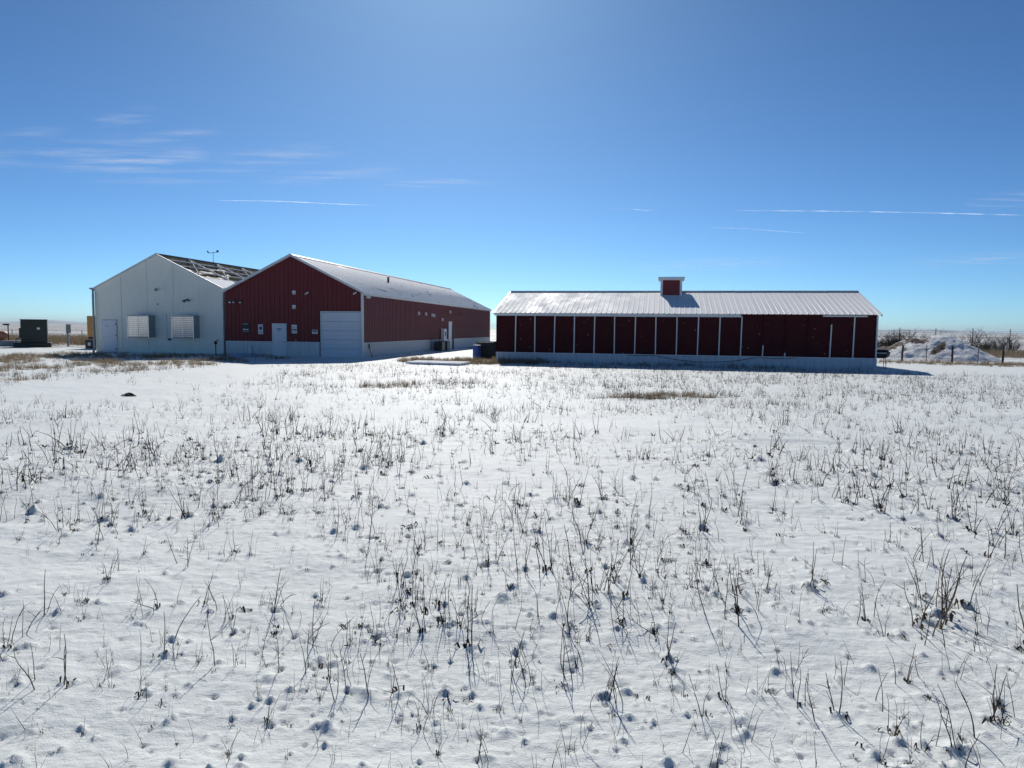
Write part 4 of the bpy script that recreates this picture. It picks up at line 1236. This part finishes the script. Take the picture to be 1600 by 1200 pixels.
# ------------------------------------------------------------------ snow-covered dirt heap
def heap():
    cx, cy = 33.0, 55.5
    n, m_ = 96, 72
    vs, fs, dirt = [], [], []
    gx = np.linspace(-7.0, 7.0, n); gy = np.linspace(-3.9, 4.5, m_)
    GX, GY = np.meshgrid(gx, gy, indexing='ij')
    def cone(px_, py_, h, rx, ry, p_=1.1):
        q = np.sqrt(((GX - px_) / rx) ** 2 + ((GY - py_) / ry) ** 2)
        return h * np.clip(1 - q, 0, 1) ** p_
    def lop(px_, py_, h, lx, rx, fy, by, p_=1.0):
        q = np.sqrt(((GX - px_) / np.where(GX < px_, lx, rx)) ** 2 + ((GY - py_) / np.where(GY < py_, fy, by)) ** 2)
        q = np.sqrt(q * q + 0.006)
        return h * np.clip(1.03 - q, 0, 1) ** p_
    H = lop(0.9, 0.8, 2.05, 4.6, 3.7, 4.2, 3.4, 0.95)
    H = np.maximum(H, lop(-1.0, 1.2, 1.75, 3.9, 3.0, 4.4, 2.8, 1.0))
    H = np.maximum(H, lop(-2.8, 1.4, 1.05, 2.7, 2.6, 4.0, 2.6, 1.0))
    H = H + (0.08 * vnoise(GX * 0.9, GY * 0.9, 51) + 0.06 * vnoise(GX * 2.1, GY * 2.1, 52) + 0.06 * vnoise(GX * 5, GY * 5, 53)) * sstep(0.0, 0.5, H)
    Dm = np.maximum.reduce([blob(GX, GY, -0.9, 0.9, 0.9, 1.0, 0, 0.8) * 0.46, blob(GX, GY, -3.3, 1.0, 1.5, 1.0, 0.2, 0.8) * 0.46, blob(GX, GY, -0.5, -1.3, 1.2, 0.3, 0.75, 0.8) * 0.46, blob(GX, GY, -2.6, -0.6, 0.8, 0.35, 0.9, 0.8) * 0.26])
    for i in range(n):
        for j in range(m_):
            vs.append((cx + GX[i, j], cy + GY[i, j] - 0.15 * GX[i, j], -0.36 + H[i, j]))
    for i in range(n - 1):
        for j in range(m_ - 1):
            a = i * m_ + j
            fs.append((a, a + m_, a + m_ + 1, a + 1))
    o = MB().add(vs, fs).build('dirt_heap', 'heap', None, smooth=True)
    at = o.data.attributes.new('dirt', 'FLOAT', 'POINT')
    at.data.foreach_set('value', Dm.ravel().astype(np.float32))
    tag(o, 'snow covered heap of brown dirt behind the pasture fence', 'dirt heap')
heap()

# ------------------------------------------------------------------ pasture fence on the right
fence_pts = []
fw = [(22.9, 54.6), (25.6, 52.9), (28.15, 51.3), (29.5, 50.6), (30.9, 49.9), (32.3, 49.3), (33.6, 48.7), (36.2, 47.6), (39, 46.4)]
fe = empty('pasture_fence', (fw[0][0], fw[0][1], -0.3))
tag(fe, 'wire pasture fence with dark wooden posts in front of the dirt heap', 'fence')
def rel(p, z): return (p[0] - fw[0][0], p[1] - fw[0][1], z)
for i, q in enumerate(fw):
    thick = i in (2, 4, 6, 8)
    if thick:
        MB().tube([rel(q, -0.2), rel((q[0] + rnd.uniform(-0.03, 0.03), q[1]), 0.6), rel((q[0] + rnd.uniform(-0.05, 0.05), q[1]), 1.2)], [0.075, 0.07, 0.065], 8).build('post', 'post_wood', fe)
    else:
        MB().bar(rel(q, -0.2), rel((q[0] + rnd.uniform(-0.04, 0.04), q[1]), 1.15), 0.035, 0.04).build('post', 'tpost', fe)
for z in (0.35, 0.65, 0.95, 1.12):
    pts = []
    for i in range(len(fw) - 1):
        a, e = fw[i], fw[i + 1]
        for k in range(4):
            q = k / 4
            pts.append(rel((a[0] + (e[0] - a[0]) * q, a[1] + (e[1] - a[1]) * q - 0.08), z - 0.05 * 4 * q * (1 - q)))
    MB().tube(pts, 0.006, 3, False).build('wire', 'wire', fe)

# taller far fence across the horizon on the right
ff = empty('tall_fence', (30, 95, -0.3))
tag(ff, 'tall wire fence with thin posts along the far shrubs on the right', 'fence')
for i in range(22):
    x = 44 + i * 4.4; y = 99 - i * 0.9
    MB().bar((x - 30, y - 95, -0.2), (x - 30 + rnd.uniform(-0.05, 0.05), y - 95, 2.6 + rnd.uniform(-0.1, 0.2)), 0.07, 0.07).build('post', 'tpost', ff)
for z in (0.8, 1.6, 2.4):
    MB().tube([(44 - 30, 99 - 95, z), (44 + 21 * 4.4 - 30, 99 - 21 * 0.9 - 95, z)], 0.012, 3, False).build('wire', 'wire', ff)
f2 = empty('field_fence', (-60, 92, -0.3))
tag(f2, 'low wire fence crossing the brown field at far left', 'fence')
for i in range(15):
    x = -85 + i * 4.0; y = 88 + i * 0.9
    MB().bar((x + 60, y - 92, -0.2), (x + 60 + rnd.uniform(-0.06, 0.06), y - 92, 1.3), 0.06, 0.06).build('post', 'tpost', f2)
for z in (0.6, 1.15):
    MB().tube([(-25, -4, z), (31, 8.6, z)], 0.012, 3, False).build('wire', 'wire', f2)

# ------------------------------------------------------------------ bare shrubs and distant trees
def branchy(seed, h, spread, levels=3, n0=5, r0=0.05):
    q = random.Random(seed)
    mb = MB(); crown = MB()
    def grow(p, d, L, r, lev):
        pts = [p]; cur = Vector(p); dd = Vector(d)
        for k in range(3):
            dd = (dd + Vector((q.gauss(0, 0.18), q.gauss(0, 0.18), q.gauss(0.03, 0.12)))).normalized()
            cur = cur + dd * (L / 3); pts.append(tuple(cur))
        (mb if lev == 0 else crown).tube(pts, [r, r * 0.8, r * 0.6, r * 0.35], 3 if lev else 5, False)
        if lev < levels:
            for k in range(q.randint(3, 5)):
                i = q.randint(1, 3)
                nd_ = (dd + Vector((q.gauss(0, 0.65), q.gauss(0, 0.65), q.gauss(0.15, 0.4)))).normalized()
                grow(pts[i], nd_, L * q.uniform(0.45, 0.75), r * 0.55, lev + 1)
    for k in range(n0):
        a = 2 * math.pi * k / n0 + q.uniform(-0.4, 0.4)
        t = q.uniform(0.25, 1) * spread
        grow((0.1 * math.cos(a), 0.1 * math.sin(a), -0.1), Vector((math.cos(a) * t, math.sin(a) * t, 1)).normalized(), h * q.uniform(0.4, 0.6), r0, 0)
    return mb, crown
protos = []
for sd_, h_, sp_ in ((1, 2.6, 0.9), (2, 3.2, 0.8), (3, 2.2, 1.2), (4, 3.8, 0.6)):
    a_, c_ = branchy(sd_, h_, sp_)
    protos.append((a_.mesh('trunk', 'twig'), c_.mesh('crown', 'twig')))
spots = []
for i in range(52):
    x = 47.5 + i * 0.46 + rnd.uniform(-0.8, 0.8)
    y = 80 - 0.2 * (x - 47) + rnd.uniform(-4, 9)
    spots.append((x, y, rnd.choice((0, 1, 2, 2, 0)), rnd.uniform(0.45, 0.78)))
for i in range(14):
    spots.append((40.6 + i * 0.33 + rnd.uniform(-0.4, 0.4), 78 + rnd.uniform(-2, 6), rnd.choice((0, 2, 2, 1)), rnd.uniform(0.75, 1.1)))
spots += [(43.4, 80, 0, 0.95), (44.8, 84, 1, 0.9), (41.5, 78.5, 2, 0.8), (46.5, 77.5, 2, 0.9), (54.5, 84, 3, 0.8), (60.0, 86, 3, 0.75), (49, 90, 1, 0.9)]
def shrub_label(x):
    if x < 46.9: return 'bare brown shrub between the shed and the dirt heap'
    return 'bare brown shrub in the thicket right of the dirt heap'
for x, y, k, s in spots:
    e_ = empty('bare_shrub', (x, y, float(gz(x, y)) - 0.02), rnd.uniform(0, 6.28))
    e_.scale = (s, s, s * rnd.uniform(0.8, 1.05))
    tag(e_, shrub_label(x), 'shrub', 'bare shrubs left of the dirt heap' if x < 46.9 else 'bare shrubs right of the dirt heap')
    inst('trunk', protos[k][0], e_); inst('crown', protos[k][1], e_)

# ------------------------------------------------------------------ dead weeds in the snow
def weed_mesh(seed, stems, detail=True, thick=1.0):
    q = random.Random(seed)
    V_, F_ = [], []
    def limb(p, d, L, r, segs, curl, root=False):
        k0 = len(V_)
        cur = Vector(p); dd = Vector(d).normalized()
        if root:   # every stalk rises from one root crown under the snow
            for j in range(3):
                V_.append((r * math.cos(2.094 * j), r * math.sin(2.094 * j), -0.32))
        bend = Vector((q.gauss(0, 1), q.gauss(0, 1), q.gauss(-0.2, 0.5))) * curl
        pts = []
        for s in range(segs + 1):
            pts.append(cur.copy())
            rr = r * thick * (1 - 0.62 * s / segs)
            x = dd.cross(Vector((0.3, 0.9, 0.2))).normalized(); y = x.cross(dd).normalized()
            for j in range(3):
                a = 2.094 * j
                V_.append(tuple(cur + x * (rr * math.cos(a)) + y * (rr * math.sin(a))))
            dd = (dd + bend / segs + Vector((q.gauss(0, 0.095), q.gauss(0, 0.095), q.gauss(0, 0.05)))).normalized()
            cur = cur + dd * (L / segs)
        for s in range(segs + (1 if root else 0)):
            for j in range(3):
                F_.append((k0 + s * 3 + j, k0 + s * 3 + (j + 1) % 3, k0 + s * 3 + 3 + (j + 1) % 3, k0 + s * 3 + 3 + j))
        return pts
    for s in range(stems):
        a = q.uniform(0, 6.283); lean = abs(q.gauss(0.0, 0.24)) if s else abs(q.gauss(0, 0.15))
        if q.random() < 0.08: lean = q.uniform(0.8, 1.8)
        L = q.uniform(0.6, 1.1) if s else 1.0
        r = q.uniform(0.0075, 0.0125)
        base = (0.30 * q.gauss(0, 1) * (s > 0), 0.30 * q.gauss(0, 1) * (s > 0), -0.12)
        pts = limb(base, (math.cos(a) * lean, math.sin(a) * lean, 1), L + 0.1, r, 6 if detail else 3, q.choice((0.03, 0.05, 0.08, 0.12, 0.2, 0.7)), detail)
        if detail:
            for k in range(q.choice((0, 0, 1, 2, 3))):
                i = q.randint(2, 5)
                b = q.uniform(0, 6.283)
                limb(pts[i], (math.cos(b) * 0.8, math.sin(b) * 0.8, q.uniform(0.25, 0.9)), q.uniform(0.12, 0.4), r * 0.6, 3, 0.3)
    # rosette of withered leaves; its dark also paints the shaded hollow at the foot
    if q.random() < 0.5 or not stems:
        for k in range(q.randint(3, 6) if detail else 4):
            b = q.uniform(0, 6.283); L = q.uniform(0.08, 0.20) * (0.8 if stems else 1.25); w = q.uniform(0.012, 0.03) * (1.0 if stems else 1.3)
            ox, oy = q.gauss(0, 0.07), q.gauss(0, 0.05)
            cb, sb = math.cos(b), math.sin(b)
            k0 = len(V_)
            h1, h2 = q.uniform(0.03, 0.14), q.uniform(-0.03, 0.10)
            for (d_, ww, hh) in ((0.0, 0.4, -0.06), (0.55, 1.0, h1), (1.0, 0.25, h2)):
                V_.extend([(ox + cb * L * d_ - sb * w * ww, oy + sb * L * d_ + cb * w * ww, hh), (ox + cb * L * d_ + sb * w * ww, oy + sb * L * d_ - cb * w * ww, hh + 0.02)])
            F_.extend([(k0, k0 + 1, k0 + 3, k0 + 2), (k0 + 2, k0 + 3, k0 + 5, k0 + 4)])
    return V_, F_

wx, wy = weeds[:, 0], weeds[:, 1]
wz = gz(wx, wy)
dist = np.hypot(wx, wy)
inview = (np.abs(np.arctan2(wx, wy)) < R(36.5)) & (dist > 2.6)
size = weeds[:, 2] * (0.7 + 0.1 * weeds[:, 3]) / dist * inview * (weeds[:, 3] > 0)
order = np.argsort(-size)
proto_w = {}
for s in range(0, 7):
    for k in range(6):
        V_, F_ = weed_mesh(100 * s + k, s, True, 1.25)
        proto_w[(s, k)] = (V_, F_)
mesh_cache = {}
def weed_data(s, k, tan):
    key = (s, k, tan)
    if key not in mesh_cache:
        V_, F_ = proto_w[(s, k)]
        mesh_cache[key] = MB().add(V_, F_).mesh('weed', 'tan_stem' if tan else 'stem')
    return mesh_cache[key]
def where(x, y):
    px_ = x / y
    if y < 6: zone = 'the near snow'
    elif y < 10: zone = 'the snow a few steps off'
    else: zone = 'the middle of the snowy field'
    side = 'left' if px_ < -0.24 else ('right' if px_ > 0.24 else 'centre')
    return zone, side
for n_, i in enumerate(order[:300]):
    s, k, tan = int(weeds[i, 3]), int(rng.integers(0, 6)), bool(weeds[i, 4])
    o = inst('dead_weed', weed_data(s, k, tan), None, (float(wx[i]), float(wy[i]), float(wz[i])), float(rng.uniform(0, 6.28)), float(weeds[i, 2]))
    zone, side = where(wx[i], wy[i])
    num = 'single-stalked' if s == 1 else ('few-stalked' if s < 4 else 'many-stalked')
    tag(o, '%s %s dead weed in %s, %s' % (num, 'tan' if tan else 'dark', zone, side + (' side' if side != 'centre' else ' part')), 'weed',
        '%s %s weeds in %s, %s' % (num, 'tan' if tan else 'dark', zone, side))
# the countless rest
def join_np(parts, name, material, label, cat):
    vs, fs, off = [], [], 0
    for v_, f_ in parts:
        vs.append(v_); fs.append(f_ + off); off += len(v_)
    vs = np.concatenate(vs).astype(np.float32); fs = np.concatenate(fs).astype(np.int32)
    me = bpy.data.meshes.new(name)
    me.vertices.add(len(vs)); me.vertices.foreach_set('co', vs.ravel())
    kk = fs.shape[1]
    me.loops.add(fs.size); me.loops.foreach_set('vertex_index', fs.ravel())
    me.polygons.add(len(fs)); me.polygons.foreach_set('loop_start', (np.arange(len(fs)) * kk).astype(np.int32))
    me.update(calc_edges=True)
    me.materials.append(M[material])
    o = bpy.data.objects.new(name, me); COL.objects.link(o)
    tag(o, label, cat, None, 'stuff')
    return o
full = {k: (np.array(v[0]), np.array(v[1])) for k, v in proto_w.items()}
simple = {}
for s in range(0, 7):
    for k in range(4):
        V_, F_ = weed_mesh(900 + 10 * s + k, s, False, 1.6)
        simple[(s, k)] = (np.array(V_), np.array(F_))
parts_d, parts_t = [], []
for i in order[300:]:
    s = int(weeds[i, 3]); a = rng.uniform(0, 6.28); c, sn = math.cos(a), math.sin(a)
    far = dist[i] > 9
    V_, F_ = simple[(s, int(rng.integers(0, 4)))] if far else full[(s, int(rng.integers(0, 6)))]
    Q = V_ * weeds[i, 2]
    if far:
        Q = Q * np.array([1.25, 1.25, 1.0])
    P = np.stack([Q[:, 0] * c - Q[:, 1] * sn + wx[i], Q[:, 0] * sn + Q[:, 1] * c + wy[i], Q[:, 2] + wz[i]], 1)
    (parts_t if weeds[i, 4] else parts_d).append((P, F_))
join_np(parts_d, 'weed_stubble', 'stem', 'countless dark dead weed stalks scattered over the snowy field', 'weeds')
join_np(parts_t, 'tan_stubble', 'tan_stem', 'scattered tan dead stalks among the dark ones on the snow', 'weeds')

# ------------------------------------------------------------------ dry grass where the ground shows
def tuft(seed, n):
    q = random.Random(seed); V_, F_ = [], []
    for k in range(n):
        a = q.uniform(0, 6.283); l = abs(q.gauss(0, 0.45)); b = q.uniform(0, 6.283)
        bx, by = q.gauss(0, 0.22), q.gauss(0, 0.22)
        w = 0.017; L = q.uniform(0.5, 1.1)
        tx, ty = bx + math.cos(a) * l * L, by + math.sin(a) * l * L
        mx_, my_ = bx + math.cos(a) * l * L * 0.4, by + math.sin(a) * l * L * 0.4
        dx, dy = math.cos(b) * w, math.sin(b) * w
        k0 = len(V_)
        V_ += [(bx - dx, by - dy, -0.08), (bx + dx, by + dy, -0.08), (mx_ + dx * 0.8, my_ + dy * 0.8, L * 0.55), (mx_ - dx * 0.8, my_ - dy * 0.8, L * 0.55), (tx + dx * 0.2, ty + dy * 0.2, L * 0.95), (tx - dx * 0.2, ty - dy * 0.2, L * 0.95)]
        F_ += [(k0, k0 + 1, k0 + 2, k0 + 3), (k0 + 3, k0 + 2, k0 + 4, k0 + 5)]
    return np.array(V_), np.array(F_)
tufts = [tuft(i, 13) for i in range(10)]
def sow(n, x0, x1, y0, y1, h, thr, fix=None):
    x = rng.uniform(x0, x1, n); y = rng.uniform(y0, y1, n)
    v = veg_mask(x, y)
    pat = 0.5 + 0.5 * vnoise(x * 1.0, y * 1.0, 61)
    keep = (v * (0.35 + 0.9 * pat) > thr + 0.25 * rng.random(n))
    x, y, v = x[keep], y[keep], v[keep]
    u = ca * (x - O_RED[0]) - sa * (y - O_RED[1]); w = sa * (x - O_RED[0]) + ca * (y - O_RED[1])
    inside = (u > -20.4) & (u < 0.1) & (w > -0.1) & (w < 40)
    us = math.cos(YAW_S) * (x - O_SHED[0]) - math.sin(YAW_S) * (y - O_SHED[1]); ws = math.sin(YAW_S) * (x - O_SHED[0]) + math.cos(YAW_S) * (y - O_SHED[1])
    inside |= (us > -21.7) & (us < 0.1) & (ws > -0.15) & (ws < 10.2)
    x, y = x[~inside], y[~inside]
    z = gz(x, y)
    out = []
    for a, b, c_ in zip(x, y, z):
        V_, F_ = tufts[int(rng.integers(0, 10))]
        s = h * rng.uniform(0.5, 1.3); t_ = rng.uniform(0, 6.28); c, sn = math.cos(t_), math.sin(t_)
        W_ = V_ * np.array([max(s, 0.25), max(s, 0.25), s])
        out.append((np.stack([W_[:, 0] * c - W_[:, 1] * sn + a, W_[:, 0] * sn + W_[:, 1] * c + b, W_[:, 2] + c_], 1), F_))
    return out
g = []
g += sow(9000, -34, -14, 21, 50, 0.24, 0.29)
g += sow(2600, -33, -9, 38, 55, 0.22, 0.32)
g += sow(2600, -9, 3, 39, 47, 0.30, 0.25)
g += sow(1500, -3, 20, 37, 46, 0.26, 0.18)
g += sow(3500, 20, 46, 40, 52, 0.26, 0.22)
g += sow(2200, 24, 60, 60, 80, 0.45, 0.25)
g += sow(3000, -75, -33, 70, 100, 0.75, 0.35)
g += sow(900, -7, 0, 23, 27, 0.22, 0.2)
g += sow(900, 1, 8, 18, 22, 0.20, 0.2)
join_np(g, 'dry_grass', 'grass', 'patches of tan dry grass showing through thin snow', 'grass')

# ------------------------------------------------------------------ thin cloud and contrails, at their real height
def pix_dir(px_, py_):
    d = Vector(((px_ - 800) / 1110, -(py_ - 600) / 1110, -1))
    return (cam.matrix_world.to_3x3() @ d).normalized()
def at_alt(px_, py_, alt):
    d = pix_dir(px_, py_)
    return cam.location * 0 + Vector((0, 0, 1.75)) + d * ((alt - 1.75) / d.z)
def sheet_uv(o, uvs):
    uv = o.data.uv_layers.new(name='UVMap')
    for l in o.data.loops:
        uv.data[l.index].uv = uvs[l.vertex_index]
vs, fs, uvs = [], [], []
for (xa, ya, xb, yb, th) in ((-60, 252, 240, 222, 42), (60, 262, 330, 236, 34), (150, 268, 340, 240, 30), (200, 222, 360, 200, 22), (300, 258, 560, 232, 36), (400, 284, 640, 262, 26), (-40, 218, 110, 204, 22), (140, 190, 250, 176, 26), (130, 280, 420, 268, 30),
                             (560, 290, 800, 276, 26), (960, 420, 1280, 404, 24), (1400, 412, 1700, 396, 24), (1500, 318, 1700, 300, 26)):
    k0 = len(vs)
    for q in (0, 1):
        for s in (-1, 1):
            x = xa + (xb - xa) * q; y = ya + (yb - ya) * q + s * th * 0.6
            vs.append(tuple(at_alt(x, y, 8000 + 5 * len(fs)))); uvs.append((q, (s + 1) / 2))
    fs.append((k0, k0 + 1, k0 + 3, k0 + 2))
ci = MB().add(vs, fs).build('cirrus_cloud', 'cirrus')
sheet_uv(ci, uvs)
tag(ci, 'faint streaks of high white cirrus cloud low in the blue sky', 'cloud', None, 'stuff')
def contrail(x0, y0, x1, y1, w, label):
    n = 24
    a = at_alt(x0, y0, 9000); b_ = at_alt(x1, y1, 9000)
    vs, fs, uvs = [], [], []
    d = (b_ - a).normalized(); side = Vector((-d.y, d.x, 0)); up = Vector((0, 0, 1))
    for i in range(n + 1):
        q = i / n
        c = a + (b_ - a) * q + up * (60 * math.sin(q * 5.0)) 
        for j in range(6):
            t_ = 2 * math.pi * j / 6
            ww = w * (0.5 + 0.5 * min(1, 6 * q * (1 - q) + 0.3))
            vs.append(tuple(c + side * (ww * math.cos(t_)) + up * (ww * math.sin(t_)))); uvs.append((0.12 + 0.76 * q, 0.5))
    for i in range(n):
        for j in range(6):
            fs.append((i * 6 + j, i * 6 + (j + 1) % 6, i * 6 + 6 + (j + 1) % 6, i * 6 + 6 + j))
    o = MB().add(vs, fs).build('contrail', 'contrail', smooth=True)
    sheet_uv(o, uvs)
    tag(o, label, 'contrail')
contrail(340, 313.5, 590, 319.5, 30, 'thin white contrail in the sky above the red barn roof')
contrail(1150, 329, 1760, 338, 36, 'long white contrail at the right edge of the sky')
contrail(1110, 356, 1262, 363, 20, 'short faint contrail below the long one on the right')
contrail(955, 327.5, 1020, 327.5, 18, 'tiny faint contrail in the middle of the sky')

# ------------------------------------------------------------------ thin winter haze over the plain
hz = MB().box(-13000, 13000, -13000, 13000, -40, 75).build('haze', None)
m = bpy.data.materials.new('winter_haze'); m.use_nodes = True
t = m.node_tree; t.nodes.clear()
out = nd(t, 'ShaderNodeOutputMaterial')
pv = nd(t, 'ShaderNodeVolumePrincipled')
pv.inputs['Color'].default_value = (0.76, 0.89, 1.0, 1)
pv.inputs['Density'].default_value = 0.00007
pv.inputs['Anisotropy'].default_value = 0.2
t.links.new(pv.outputs[0], out.inputs['Volume'])
hz.data.materials.append(m)
tag(hz, 'thin pale haze over the far plain', None, None, 'stuff')
